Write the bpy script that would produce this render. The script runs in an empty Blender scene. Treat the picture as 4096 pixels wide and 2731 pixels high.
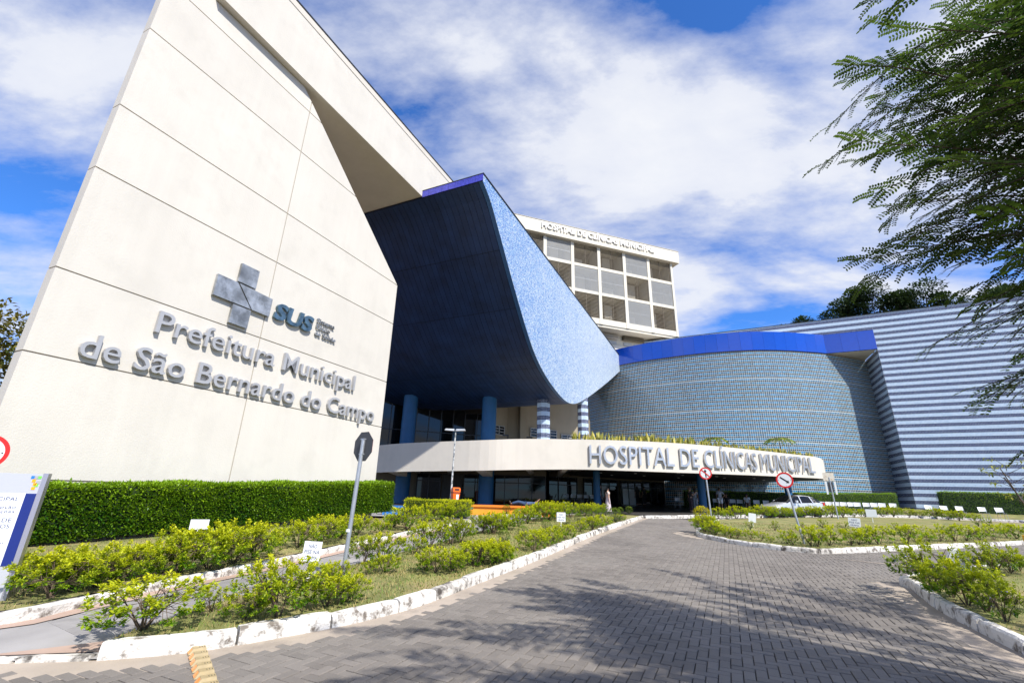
import bpy, bmesh, math, random
import numpy as np
from mathutils import Vector, Matrix
from mathutils.geometry import tessellate_polygon
R_ = math.radians
SC = bpy.context.scene
COL = SC.collection
rng = random.Random(7)

# ------------------------------------------------------------------ camera
EYE = 1.6
SLOPE = 0.0215                       # the forecourt rises gently towards the hospital
cd = bpy.data.cameras.new('camera'); cam = bpy.data.objects.new('camera', cd); COL.objects.link(cam)
cd.sensor_width = 36.0; cd.lens = 15.86; cd.clip_start = 0.05; cd.clip_end = 3000
def cam_matrix(pitch, roll):
    f = Vector((0, math.cos(pitch), math.sin(pitch))); up = Vector((0, -math.sin(pitch), math.cos(pitch))); r = Vector((1, 0, 0))
    rr = r*math.cos(roll) + up*math.sin(roll); uu = -r*math.sin(roll) + up*math.cos(roll)
    return Matrix(((rr.x, uu.x, -f.x, 0), (rr.y, uu.y, -f.y, 0), (rr.z, uu.z, -f.z, EYE), (0, 0, 0, 1)))
cam.matrix_world = cam_matrix(R_(18.85), math.atan2(151, 5280))
SC.camera = cam

# ------------------------------------------------------------------ world, sun, exposure
SUN_AZ, SUN_EL = 145.0, 47.0
W = bpy.data.worlds.new('World'); SC.world = W; W.use_nodes = True
wn = W.node_tree; wn.nodes.clear(); N = wn.nodes.new; LK = wn.links.new
sky = N('ShaderNodeTexSky'); sky.sky_type = 'NISHITA'; sky.sun_disc = False
sky.sun_elevation = R_(SUN_EL); sky.sun_rotation = R_(SUN_AZ); sky.altitude = 800; sky.air_density = 1.0; sky.dust_density = 0.3; sky.ozone_density = 4.0
tc = N('ShaderNodeTexCoord'); sep = N('ShaderNodeSeparateXYZ'); LK(tc.outputs['Generated'], sep.inputs[0])
def wmath(op, a, b=None, clamp=False):
    n = N('ShaderNodeMath'); n.operation = op; n.use_clamp = clamp
    for i, v in enumerate((a, b)):
        if v is None: continue
        if isinstance(v, (int, float)): n.inputs[i].default_value = v
        else: LK(v, n.inputs[i])
    return n.outputs[0]
zz = wmath('ADD', wmath('MAXIMUM', sep.outputs[2], 0.0), 0.22)
comb = N('ShaderNodeCombineXYZ'); LK(wmath('DIVIDE', sep.outputs[0], zz), comb.inputs[0]); LK(wmath('DIVIDE', sep.outputs[1], zz), comb.inputs[1])
mp = N('ShaderNodeMapping'); LK(comb.outputs[0], mp.inputs[0]); mp.inputs['Rotation'].default_value = (0, 0, R_(35)); mp.inputs['Scale'].default_value = (1.0, 1.7, 1); mp.inputs['Location'].default_value = (9.1, 6.3, 0.0)
nz = N('ShaderNodeTexNoise'); LK(mp.outputs[0], nz.inputs[0]); nz.inputs['Scale'].default_value = 1.35; nz.inputs['Detail'].default_value = 9; nz.inputs['Roughness'].default_value = 0.52; nz.inputs['Distortion'].default_value = 0.45
nz2 = N('ShaderNodeTexNoise'); LK(mp.outputs[0], nz2.inputs[0]); nz2.inputs['Scale'].default_value = 5.5; nz2.inputs['Detail'].default_value = 8; nz2.inputs['Roughness'].default_value = 0.65
dens = wmath('ADD', nz.outputs[0], wmath('MULTIPLY', wmath('SUBTRACT', nz2.outputs[0], 0.5), 0.30))
ramp = N('ShaderNodeValToRGB'); LK(dens, ramp.inputs[0])
ramp.color_ramp.elements[0].position = 0.37; ramp.color_ramp.elements[0].color = (0, 0, 0, 1)
ramp.color_ramp.elements[1].position = 0.61; ramp.color_ramp.elements[1].color = (1, 1, 1, 1)
hz = wmath('MULTIPLY', wmath('SUBTRACT', 1.0, wmath('MULTIPLY', sep.outputs[2], 3.0), True), 0.35)     # paler air near the horizon
cov = wmath('MAXIMUM', wmath('MULTIPLY', ramp.outputs[0], 0.93), hz, True)
cl = N('ShaderNodeValToRGB'); LK(dens, cl.inputs[0])
cl.color_ramp.elements[0].position = 0.45; cl.color_ramp.elements[0].color = (4.5, 4.75, 5.5, 1)
cl.color_ramp.elements[1].position = 0.80; cl.color_ramp.elements[1].color = (5.9, 5.95, 6.05, 1)
tint = N('ShaderNodeMix'); tint.data_type = 'RGBA'; tint.blend_type = 'MULTIPLY'; tint.inputs[0].default_value = 1.0
LK(sky.outputs[0], tint.inputs[6]); tint.inputs[7].default_value = (0.46, 0.92, 1.5, 1)
mx = N('ShaderNodeMix'); mx.data_type = 'RGBA'; LK(cov, mx.inputs[0]); LK(tint.outputs[2], mx.inputs[6]); LK(cl.outputs[0], mx.inputs[7])
bg = N('ShaderNodeBackground'); LK(mx.outputs[2], bg.inputs[0]); bg.inputs[1].default_value = 0.115
wo = N('ShaderNodeOutputWorld'); LK(bg.outputs[0], wo.inputs[0])
sd = bpy.data.lights.new('sun', 'SUN'); sd.energy = 4.7; sd.angle = R_(0.55); sd.color = (1.0, 0.96, 0.89)
sun = bpy.data.objects.new('sun', sd); COL.objects.link(sun)
sa, se = R_(SUN_AZ), R_(SUN_EL)
sun.rotation_euler = Vector((-math.sin(sa)*math.cos(se), -math.cos(sa)*math.cos(se), -math.sin(se))).to_track_quat('-Z', 'Y').to_euler()
sun.location = (30, -40, 60)
SC.view_settings.view_transform = 'Standard'; SC.view_settings.look = 'None'; SC.view_settings.exposure = 0.55; SC.view_settings.gamma = 1.0
SC.view_settings.use_curve_mapping = False
SC.cycles.max_bounces = 6; SC.cycles.diffuse_bounces = 3; SC.cycles.glossy_bounces = 3; SC.cycles.transmission_bounces = 4; SC.cycles.transparent_max_bounces = 6

# ------------------------------------------------------------------ helpers: materials
def new_mat(name):
    m = bpy.data.materials.new(name); m.use_nodes = True; return m, m.node_tree
def P_(nt): return nt.nodes['Principled BSDF']
def mat(name, col, rough=0.7, metal=0.0, var=0.0, vscale=3.0, bump=0.0, bscale=60.0, spec=0.5, dirt=None, streak=0.0, dscale=1.5, dlo=.55, dhi=.75, island=0.0, objr=0.0, coat=0.0):
    """plain procedural surface: colour, large soft variation, optional stains, fine bump"""
    m, nt = new_mat(name); p = P_(nt); nn = nt.nodes.new; lk = nt.links.new
    p.inputs['Roughness'].default_value = rough; p.inputs['Metallic'].default_value = metal; p.inputs['Specular IOR Level'].default_value = spec
    if coat: p.inputs['Coat Weight'].default_value = coat; p.inputs['Coat Roughness'].default_value = 0.05
    t = nn('ShaderNodeTexCoord'); c = nn('ShaderNodeRGB'); c.outputs[0].default_value = (*col, 1); out = c.outputs[0]
    geo = nn('ShaderNodeNewGeometry')
    def scale_by(out, fac_socket, amt):
        mr = nn('ShaderNodeMapRange'); lk(fac_socket, mr.inputs[0]); mr.inputs[3].default_value = 1-amt; mr.inputs[4].default_value = 1+amt
        x = nn('ShaderNodeVectorMath'); x.operation = 'SCALE'; lk(out, x.inputs[0]); lk(mr.outputs[0], x.inputs[3]); return x.outputs[0]
    if var:
        n = nn('ShaderNodeTexNoise'); n.inputs['Scale'].default_value = vscale; n.inputs['Detail'].default_value = 5; lk(geo.outputs['Position'], n.inputs[0])
        mr = nn('ShaderNodeMapRange'); lk(n.outputs[0], mr.inputs[0]); mr.inputs[1].default_value = .3; mr.inputs[2].default_value = .7
        out = scale_by(out, mr.outputs[0], var)
    if streak:
        mpp = nn('ShaderNodeMapping'); mpp.inputs['Scale'].default_value = (2.2, 2.2, .09); lk(geo.outputs['Position'], mpp.inputs[0])
        n = nn('ShaderNodeTexNoise'); n.inputs['Scale'].default_value = 1.6; n.inputs['Detail'].default_value = 7; n.inputs['Roughness'].default_value = .6; lk(mpp.outputs[0], n.inputs[0])
        mr = nn('ShaderNodeMapRange'); lk(n.outputs[0], mr.inputs[0]); mr.inputs[1].default_value = .35; mr.inputs[2].default_value = .68
        out = scale_by(out, mr.outputs[0], streak)
    if island: out = scale_by(out, geo.outputs['Random Per Island'], island)
    if objr:
        oi = nn('ShaderNodeObjectInfo'); out = scale_by(out, oi.outputs['Random'], objr)
    if dirt:
        n = nn('ShaderNodeTexNoise'); n.inputs['Scale'].default_value = dscale; n.inputs['Detail'].default_value = 9; n.inputs['Roughness'].default_value = .65; lk(geo.outputs['Position'], n.inputs[0])
        mr = nn('ShaderNodeMapRange'); lk(n.outputs[0], mr.inputs[0]); mr.inputs[1].default_value = dlo; mr.inputs[2].default_value = dhi
        x = nn('ShaderNodeMix'); x.data_type = 'RGBA'; lk(mr.outputs[0], x.inputs[0]); lk(out, x.inputs[6]); x.inputs[7].default_value = (*dirt, 1); out = x.outputs[2]
    lk(out, p.inputs['Base Color'])
    if bump:
        n = nn('ShaderNodeTexNoise'); n.inputs['Scale'].default_value = bscale; n.inputs['Detail'].default_value = 4; lk(geo.outputs['Position'], n.inputs[0])
        b = nn('ShaderNodeBump'); b.inputs['Strength'].default_value = bump; b.inputs['Distance'].default_value = .02; lk(n.outputs[0], b.inputs['Height']); lk(b.outputs[0], p.inputs['Normal'])
    return m
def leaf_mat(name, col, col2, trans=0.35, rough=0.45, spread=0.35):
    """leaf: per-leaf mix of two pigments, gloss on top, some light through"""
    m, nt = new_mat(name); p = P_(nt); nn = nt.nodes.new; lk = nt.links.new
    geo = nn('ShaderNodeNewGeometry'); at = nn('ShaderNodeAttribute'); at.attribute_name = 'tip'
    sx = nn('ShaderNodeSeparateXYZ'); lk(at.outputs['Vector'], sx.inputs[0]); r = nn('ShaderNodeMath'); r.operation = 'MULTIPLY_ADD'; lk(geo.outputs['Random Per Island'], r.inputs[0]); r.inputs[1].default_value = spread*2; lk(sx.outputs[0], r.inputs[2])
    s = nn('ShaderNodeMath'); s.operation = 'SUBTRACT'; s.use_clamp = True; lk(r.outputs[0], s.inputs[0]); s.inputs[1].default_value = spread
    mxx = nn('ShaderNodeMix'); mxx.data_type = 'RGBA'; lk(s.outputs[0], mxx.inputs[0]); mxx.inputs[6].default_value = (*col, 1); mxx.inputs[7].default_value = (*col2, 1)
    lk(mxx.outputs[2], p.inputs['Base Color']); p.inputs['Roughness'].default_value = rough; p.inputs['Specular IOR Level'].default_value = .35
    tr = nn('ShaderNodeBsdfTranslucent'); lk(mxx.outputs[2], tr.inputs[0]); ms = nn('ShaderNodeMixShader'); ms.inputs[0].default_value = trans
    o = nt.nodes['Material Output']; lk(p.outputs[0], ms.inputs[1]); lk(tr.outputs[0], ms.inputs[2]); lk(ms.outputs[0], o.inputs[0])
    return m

# ------------------------------------------------------------------ helpers: meshes and objects
def gz(x, y): return SLOPE*max(-40, min(60, y))
class MB:
    def __init__(s): s.v = []; s.f = []; s.m = []; s.a = []
    def add(s, vs, fs, mi=0, at=None):
        o = len(s.v); s.v += [tuple(v) for v in vs]; s.f += [tuple(i+o for i in f) for f in fs]; s.m += [mi]*len(fs)
        s.a += (list(at) if at is not None else [(0., 0., 0.)]*len(vs))
        return s
    def hexa(s, b, t, mi=0):      # bottom ring of 4, top ring of 4
        return s.add(list(b)+list(t), [(3, 2, 1, 0), (4, 5, 6, 7), (0, 1, 5, 4), (1, 2, 6, 5), (2, 3, 7, 6), (3, 0, 4, 7)], mi)
    def box(s, lo, hi, mi=0):
        (a, b, c), (d, e, f) = lo, hi
        return s.hexa([(a, b, c), (d, b, c), (d, e, c), (a, e, c)], [(a, b, f), (d, b, f), (d, e, f), (a, e, f)], mi)
    def obox(s, o, ax, ay, az, mi=0):   # origin corner and three edge vectors
        o, ax, ay, az = map(Vector, (o, ax, ay, az))
        return s.hexa([o, o+ax, o+ax+ay, o+ay], [o+az, o+ax+az, o+ax+ay+az, o+ay+az], mi)
    def cbox(s, c, ax, ay, az, mi=0):   # centre and three full-edge vectors
        c, ax, ay, az = map(Vector, (c, ax, ay, az)); return s.obox(c-ax/2-ay/2-az/2, ax, ay, az, mi)
    def prism(s, poly, ext, mi=0):      # planar 3D polygon and extrude vector
        n = len(poly); e = Vector(ext); pv = [Vector(p) for p in poly]
        tri = tessellate_polygon([pv])
        vs = pv+[p+e for p in pv]
        fs = [tuple(t) for t in tri]+[tuple(n+i for i in reversed(t)) for t in tri]+[(i, (i+1) % n, n+(i+1) % n, n+i) for i in range(n)]
        return s.add(vs, fs, mi)
    def tube(s, pts, rad, n=8, mi=0, cap=True):
        pts = [Vector(p) for p in pts]; rad = rad if isinstance(rad, (list, tuple)) else [rad]*len(pts)
        vs = []; ref = None
        for i, p in enumerate(pts):
            d = (pts[min(i+1, len(pts)-1)]-pts[max(i-1, 0)])
            if d.length < 1e-9: d = Vector((0, 0, 1))
            d.normalize()
            if ref is None: ref = Vector((1, 0, 0)) if abs(d.x) < .9 else Vector((0, 1, 0))
            a = (ref-d*ref.dot(d)).normalized(); b = d.cross(a); ref = a
            vs += [p+(a*math.cos(2*math.pi*k/n)+b*math.sin(2*math.pi*k/n))*rad[i] for k in range(n)]
        fs = [(i*n+k, i*n+(k+1) % n, (i+1)*n+(k+1) % n, (i+1)*n+k) for i in range(len(pts)-1) for k in range(n)]
        if cap: fs += [tuple(reversed(range(n))), tuple(range((len(pts)-1)*n, len(pts)*n))]
        return s.add(vs, fs, mi)
    def lathe(s, c, prof, n=24, mi=0, sx=1., sy=1.):    # prof: (r,z) list about a vertical axis at c
        c = Vector(c); vs = [(c.x+r*sx*math.cos(2*math.pi*k/n), c.y+r*sy*math.sin(2*math.pi*k/n), c.z+z) for r, z in prof for k in range(n)]
        fs = [(i*n+k, i*n+(k+1) % n, (i+1)*n+(k+1) % n, (i+1)*n+k) for i in range(len(prof)-1) for k in range(n)]
        fs += [tuple(reversed(range(n))), tuple(range((len(prof)-1)*n, len(prof)*n))]
        return s.add(vs, fs, mi)
    def grid(s, rows, mi=0, at=None, flip=False):        # rows of equal-length point lists
        n = len(rows[0]); vs = [p for r in rows for p in r]
        fs = [(i*n+k, i*n+k+1, (i+1)*n+k+1, (i+1)*n+k) for i in range(len(rows)-1) for k in range(n-1)]
        if flip: fs = [tuple(reversed(f)) for f in fs]
        return s.add(vs, fs, mi, [p for r in at for p in r] if at else None)
    def mesh(s, name, mats, smooth=False, attr=None, off=(0, 0, 0)):
        me = bpy.data.meshes.new(name); o = Vector(off)
        me.from_pydata([Vector(v)-o for v in s.v], [], s.f)
        for m in (mats if isinstance(mats, (list, tuple)) else [mats]): me.materials.append(m)
        if max(s.m, default=0): me.polygons.foreach_set('material_index', s.m)
        if smooth: me.polygons.foreach_set('use_smooth', [True]*len(s.f))
        if attr:
            a = me.attributes.new(attr, 'FLOAT_VECTOR', 'POINT'); a.data.foreach_set('vector', [x for t in s.a for x in t])
        me.update(); return me
    def build(s, name, mats, parent=None, smooth=False, attr=None, base=None, **tg):
        off = base if base is not None else (parent_world(parent) if parent else (0, 0, 0))
        ob = bpy.data.objects.new(name, s.mesh(name, mats, smooth, attr, off)); COL.objects.link(ob)
        if parent: ob.parent = parent
        elif base is not None: ob.location = base
        if tg: tag(ob, **tg)
        return ob
def parent_world(p):
    v = Vector((0, 0, 0))
    while p is not None: v += p.location; p = p.parent
    return v
def tag(o, label=None, cat=None, group=None, kind=None):
    if label: o['label'] = label
    if cat: o['category'] = cat
    if group: o['group'] = group
    if kind: o['kind'] = kind
    return o
def thing(name, loc, label=None, cat=None, group=None, kind=None):
    o = bpy.data.objects.new(name, None); COL.objects.link(o); o.location = loc; o.empty_display_size = .3
    return tag(o, label, cat, group, kind)
def inst(name, me, parent=None, loc=(0, 0, 0), rz=0., sc=1., **tg):
    o = bpy.data.objects.new(name, me); COL.objects.link(o); o.location = loc
    o.rotation_euler = (0, 0, rz) if not isinstance(rz, (tuple, list)) else rz
    o.scale = (sc, sc, sc) if not isinstance(sc, (tuple, list)) else sc
    if parent: o.parent = parent
    if tg: tag(o, **tg)
    return o
def smooth_by_angle(ob, deg=40):
    me = ob.data; me.polygons.foreach_set('use_smooth', [True]*len(me.polygons))
    bm = bmesh.new(); bm.from_mesh(me); lim = R_(deg)
    for e in bm.edges:
        e.smooth = not (len(e.link_faces) == 2 and e.calc_face_angle(0) > lim)
    bm.to_mesh(me); bm.free(); return ob
ORD = ['first', 'second', 'third', 'fourth', 'fifth', 'sixth', 'seventh', 'eighth', 'ninth', 'tenth', 'eleventh', 'twelfth', 'thirteenth', 'fourteenth', 'fifteenth', 'sixteenth', 'seventeenth', 'eighteenth', 'nineteenth', 'twentieth', 'twenty-first', 'twenty-second', 'twenty-third', 'twenty-fourth', 'twenty-fifth', 'twenty-sixth', 'twenty-seventh', 'twenty-eighth', 'twenty-ninth', 'thirtieth']

# building frame: s runs along the sign wall away from us, t across it to the right
AZ = R_(24.89); U = Vector((math.sin(AZ), math.cos(AZ), 0)); T = Vector((math.cos(AZ), -math.sin(AZ), 0)); O_ = Vector((-5.90, 21.095, 0)); ZV = Vector((0, 0, 1))
def P(s, t, z): return O_+U*s+T*t+ZV*z
def st_of(x, y): q = Vector((x, y, 0))-O_; return q.dot(U), q.dot(T)

# letters cut from the built-in typeface, one mesh per glyph
_fc = {}
def _glyph_mesh(txt, ext, offs):
    k = (txt, ext, offs)
    if k not in _fc:
        c = bpy.data.curves.new('glyph', 'FONT'); c.body = txt; c.size = 1.0; c.extrude = ext; c.offset = offs; c.resolution_u = 3
        o = bpy.data.objects.new('glyph', c); COL.objects.link(o); bpy.context.view_layer.update()
        me = bpy.data.meshes.new_from_object(o.evaluated_get(bpy.context.evaluated_depsgraph_get()))
        bpy.data.objects.remove(o); _fc[k] = me
    return _fc[k]
def _maxx(txt, offs): me = _glyph_mesh(txt, 0.0, offs); return max((v.co.x for v in me.vertices), default=0)
def glyphs(txt, offs=0.0):
    """list of (char, x offset at size 1), total width"""
    out = []
    for i, ch in enumerate(txt):
        if ch == ' ': continue
        out.append((ch, _maxx(txt[:i+1], offs)-_maxx(ch, offs)))
    return out, _maxx(txt, offs)
def lettering(parent, txt, place, size, depth, material, width=None, offs=0.0, name='letter', join=False):
    """place(x) -> (origin, xdir, ydir, ndir) at distance x along the line; letters sized so capitals are `size` tall"""
    gl, wtot = glyphs(txt, offs); capm = _glyph_mesh('H', 0, offs); cap = max(v.co.y for v in capm.vertices); sc = size/cap
    sx = (width/wtot) if width else sc; allm = MB()
    for ch, x in gl:
        src = _glyph_mesh(ch, 0.5, offs); xs = [v.co.x for v in src.vertices]; xc = (min(xs)+max(xs))/2
        o, dx, dy, dn = place((x+xc)*sx)
        b = MB(); b.add([o+dx*((v.co.x-xc)*sx)+dy*(v.co.y*sc)+dn*(depth*(v.co.z+.5)) for v in src.vertices], [tuple(p.vertices) for p in src.polygons])
        if join: allm.add(b.v, b.f)
        else: b.build(name, material, parent)
    if join: allm.build(name, material, parent)
# ================================================================== materials
def stucco(name, col, bump=.5):
    return mat(name, col, .85, var=.035, vscale=.5, bump=bump, bscale=26, spec=.2, dirt=tuple(c*.84 for c in col), dscale=.9, dlo=.5, dhi=.95, streak=.018, objr=.018)
M = {}
M['stucco'] = stucco('cream_stucco', (.59, .555, .495), .24)
M['cream'] = stucco('cream_paint', (.58, .54, .475), .2)
M['joint'] = mat('joint_grout', (.34, .30, .24), .9)
M['flash'] = mat('dark_flashing', (.015, .018, .025), .45)
M['navy'] = mat('navy_soffit_paint', (.008, .026, .085), .5, var=.25, vscale=1.2, spec=.35, objr=.10)
M['navy_dark'] = mat('navy_backing', (.003, .009, .03), .8)
M['blue'] = mat('blue_column_paint', (.008, .088, .215), .55, var=.08, vscale=2.0, bump=.1)
M['steel'] = mat('brushed_steel', (.56, .56, .57), .36, metal=.75, var=.12, vscale=8)
M['steel_dark'] = mat('weathered_steel', (.25, .26, .265), .34, metal=.55, var=.35, vscale=2.6, dirt=(.62, .64, .66), dscale=2.2, dlo=.45, dhi=.8)
M['letter'] = mat('grey_letter_paint', (.40, .40, .41), .45, metal=.25, var=.06)
M['letter_white'] = mat('white_letter_paint', (.78, .76, .72), .6)
M['teal_steel'] = mat('bluish_steel', (.13, .21, .26), .3, metal=.8, var=.4, vscale=5)
M['fascia'] = mat('glossy_blue_panel', (.004, .055, .40), .12, var=.04, spec=.6, coat=.6, objr=.06)
M['tower'] = mat('tower_paint', (.60, .56, .47), .8, var=.03)
M['louvre_dark'] = mat('bronze_louvre', (.15, .12, .08), .5)
M['louvre_pale'] = mat('pale_louvre', (.42, .425, .42), .5)
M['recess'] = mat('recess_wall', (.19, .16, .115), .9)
M['glass_dark'] = mat('dark_tinted_glass', (.005, .006, .007), .03, spec=.38)
M['frame_dark'] = mat('dark_aluminium', (.035, .035, .038), .4, metal=.4)
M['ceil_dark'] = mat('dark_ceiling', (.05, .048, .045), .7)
M['floor_dark'] = mat('dark_floor_tile', (.07, .065, .06), .35, var=.2, vscale=1.2)
M['white'] = mat('white_paint', (.78, .78, .77), .55)
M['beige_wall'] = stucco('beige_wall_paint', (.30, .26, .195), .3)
M['block_blue'] = mat('blue_glass_block', (.006, .15, .30), .10, spec=.6, island=.45)
M['block_clear'] = mat('clear_glass_block', (.055, .075, .078), .10, spec=.6, island=.45)
M['grout'] = mat('white_grout', (.54, .565, .555), .7)

def band_material():
    """small square ceramic tiles in courses: three pale, three dark, white joints"""
    m, nt = new_mat('striped_tile'); p = P_(nt); nn = nt.nodes.new; lk = nt.links.new
    a = nn('ShaderNodeAttribute'); a.attribute_name = 'uvz'; sp = nn('ShaderNodeSeparateXYZ'); lk(a.outputs['Vector'], sp.inputs[0])
    def mth(op, x, y=None, z=None):
        n = nn('ShaderNodeMath'); n.operation = op
        for i, v in enumerate((x, y, z)):
            if v is None: continue
            if isinstance(v, (int, float)): n.inputs[i].default_value = v
            else: lk(v, n.inputs[i])
        return n.outputs[0]
    tile = .1035
    ux = mth('DIVIDE', sp.outputs[0], tile); uz = mth('DIVIDE', sp.outputs[2], tile)
    row = mth('FLOOR', uz); band = mth('MODULO', row, 6.0); dark = mth('LESS_THAN', band, 2.5)
    wn_ = nn('ShaderNodeTexWhiteNoise'); wn_.noise_dimensions = '2D'; cb = nn('ShaderNodeCombineXYZ'); lk(mth('FLOOR', ux), cb.inputs[0]); lk(row, cb.inputs[1]); lk(cb.outputs[0], wn_.inputs['Vector'])
    def col(lo, hi):
        x = nn('ShaderNodeMix'); x.data_type = 'RGBA'; lk(wn_.outputs['Value'], x.inputs[0]); x.inputs[6].default_value = (*lo, 1); x.inputs[7].default_value = (*hi, 1); return x.outputs[2]
    cd_, cl_ = col((.022, .032, .085), (.05, .062, .14)), col((.38, .50, .64), (.48, .59, .71))
    x = nn('ShaderNodeMix'); x.data_type = 'RGBA'; lk(dark, x.inputs[0]); lk(cl_, x.inputs[6]); lk(cd_, x.inputs[7])
    jx = mth('LESS_THAN', mth('FRACT', ux), .08); jz = mth('LESS_THAN', mth('FRACT', uz), .08); jj = mth('MAXIMUM', jx, jz)
    y = nn('ShaderNodeMix'); y.data_type = 'RGBA'; lk(jj, y.inputs[0]); lk(x.outputs[2], y.inputs[6]); y.inputs[7].default_value = (.55, .58, .60, 1)
    lk(y.outputs[2], p.inputs['Base Color']); r = mth('MULTIPLY_ADD', jj, .5, .22); lk(r, p.inputs['Roughness'])
    b = nn('ShaderNodeBump'); b.inputs['Distance'].default_value = .004; b.inputs['Strength'].default_value = .4; b.invert = True; lk(jj, b.inputs['Height']); lk(b.outputs[0], p.inputs['Normal'])
    return m
M['band'] = band_material()
def mosaic_material():
    """tessera mosaic: the share of blue pieces falls from the leading edge to the tail"""
    m, nt = new_mat('blue_white_mosaic'); p = P_(nt); nn = nt.nodes.new; lk = nt.links.new
    a = nn('ShaderNodeAttribute'); a.attribute_name = 'uvz'
    sc = nn('ShaderNodeVectorMath'); sc.operation = 'SCALE'; lk(a.outputs['Vector'], sc.inputs[0]); sc.inputs[3].default_value = 1/.043
    fl = nn('ShaderNodeVectorMath'); fl.operation = 'FLOOR'; lk(sc.outputs[0], fl.inputs[0])
    w = nn('ShaderNodeTexWhiteNoise'); lk(fl.outputs[0], w.inputs['Vector'])
    sp = nn('ShaderNodeSeparateXYZ'); lk(a.outputs['Vector'], sp.inputs[0])
    w2 = nn('ShaderNodeTexNoise'); w2.inputs['Scale'].default_value = .9; w2.inputs['Detail'].default_value = 4; lk(a.outputs['Vector'], w2.inputs[0])
    mr = nn('ShaderNodeMapRange'); lk(sp.outputs[1], mr.inputs[0]); mr.inputs[1].default_value = 0; mr.inputs[2].default_value = 1; mr.inputs[3].default_value = .95; mr.inputs[4].default_value = .30
    ad = nn('ShaderNodeMath'); ad.operation = 'MULTIPLY_ADD'; lk(w2.outputs[0], ad.inputs[0]); ad.inputs[1].default_value = .45; lk(mr.outputs[0], ad.inputs[2])
    sb = nn('ShaderNodeMath'); sb.operation = 'SUBTRACT'; lk(ad.outputs[0], sb.inputs[0]); sb.inputs[1].default_value = .225
    lt = nn('ShaderNodeMath'); lt.operation = 'LESS_THAN'; lk(w.outputs['Value'], lt.inputs[0]); lk(sb.outputs[0], lt.inputs[1])
    sepc = nn('ShaderNodeSeparateColor'); lk(w.outputs['Color'], sepc.inputs[0])
    rb = nn('ShaderNodeValToRGB'); lk(sepc.outputs[1], rb.inputs[0]); rb.color_ramp.interpolation = 'CONSTANT'
    els = rb.color_ramp.elements; els[0].color = (.05, .13, .40, 1); els[1].position = .35; els[1].color = (.12, .25, .48, 1)
    e = els.new(.6); e.color = (.22, .37, .56, 1); e = els.new(.82); e.color = (.34, .46, .59, 1)
    x = nn('ShaderNodeMix'); x.data_type = 'RGBA'; lk(lt.outputs[0], x.inputs[0]); x.inputs[6].default_value = (.50, .56, .60, 1); lk(rb.outputs[0], x.inputs[7])
    lk(x.outputs[2], p.inputs['Base Color']); p.inputs['Roughness'].default_value = .42
    return m
M['mosaic'] = mosaic_material()
M['purple_tile'] = mat('violet_blue_tile', (.055, .06, .42), .2, var=.3, vscale=9, spec=.6)

# ================================================================== the sign wall
def clip(poly, conv):
    out = poly
    for i in range(len(conv)):
        a, b = conv[i], conv[(i+1) % len(conv)]; inp, out = out, []
        side = lambda p: (b[0]-a[0])*(p[1]-a[1])-(b[1]-a[1])*(p[0]-a[0])
        for j in range(len(inp)):
            p, q = inp[j], inp[(j+1) % len(inp)]; sp, sq = side(p), side(q)
            if sp >= 0: out.append(p)
            if (sp >= 0) != (sq >= 0): k = sp/(sp-sq); out.append((p[0]+(q[0]-p[0])*k, p[1]+(q[1]-p[1])*k))
        if not out: return []
    return out
WALL = [(-12.38, .05), (0, .05), (-.12, 11.62), (-7.3, 17.52), (-12.38, 17.52)]
wall = thing('sign_wall', P(-6, 0, .05), 'tall cream rendered wall with slanted corner carrying the city lettering', 'wall')
inset = lambda pl, d: clip(pl, [(-12.38+d, .05), (-d, .05), (-.12-d, 11.62-d*.3), (-7.3-d, 17.52-d), (-12.38+d, 17.52-d)])
core = inset([(-20, 0), (5, 0), (5, 30), (-20, 30)], .03)
MB().prism([P(s, -.03, z) for s, z in core], T*-.32).build('core', M['joint'], wall)
zs = [.05, 1.65, 4.43, 6.56, 9.51, 11.62, 14.55, 16.6, 17.52]; g = .018
for i in range(len(zs)-1):
    for s0, s1 in ((-12.38, -6.82), (-6.82, 0)):
        pl = clip([(s0+(g if s0 > -12 else 0), zs[i]+g), (s1-(g if s1 < 0 else 0), zs[i]+g), (s1-(g if s1 < 0 else 0), zs[i+1]-g), (s0+(g if s0 > -12 else 0), zs[i+1]-g)], WALL)
        if len(pl) > 2: MB().prism([P(s, 0, z) for s, z in pl], T*-.38).build('panel', M['stucco'], wall)
# ================================================================== the roof beam over it
beam = thing('roof_beam', P(-4, 0, 17.53), 'long cream concrete box beam running over the sign wall into the blue canopy', 'beam')
MB().obox(P(-11.1, -4.2, 17.53), U*24, T*4.48, ZV*3.1).build('box_girder', M['stucco'], beam)
MB().obox(P(-11.13, -4.25, 20.632), U*24, T*4.57, ZV*.07).build('coping', M['flash'], beam)
MB().obox(P(-11.1, .283, 20.30), U*24, T*.02, ZV*.30).build('drip_band', M['cream'], beam)

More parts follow.
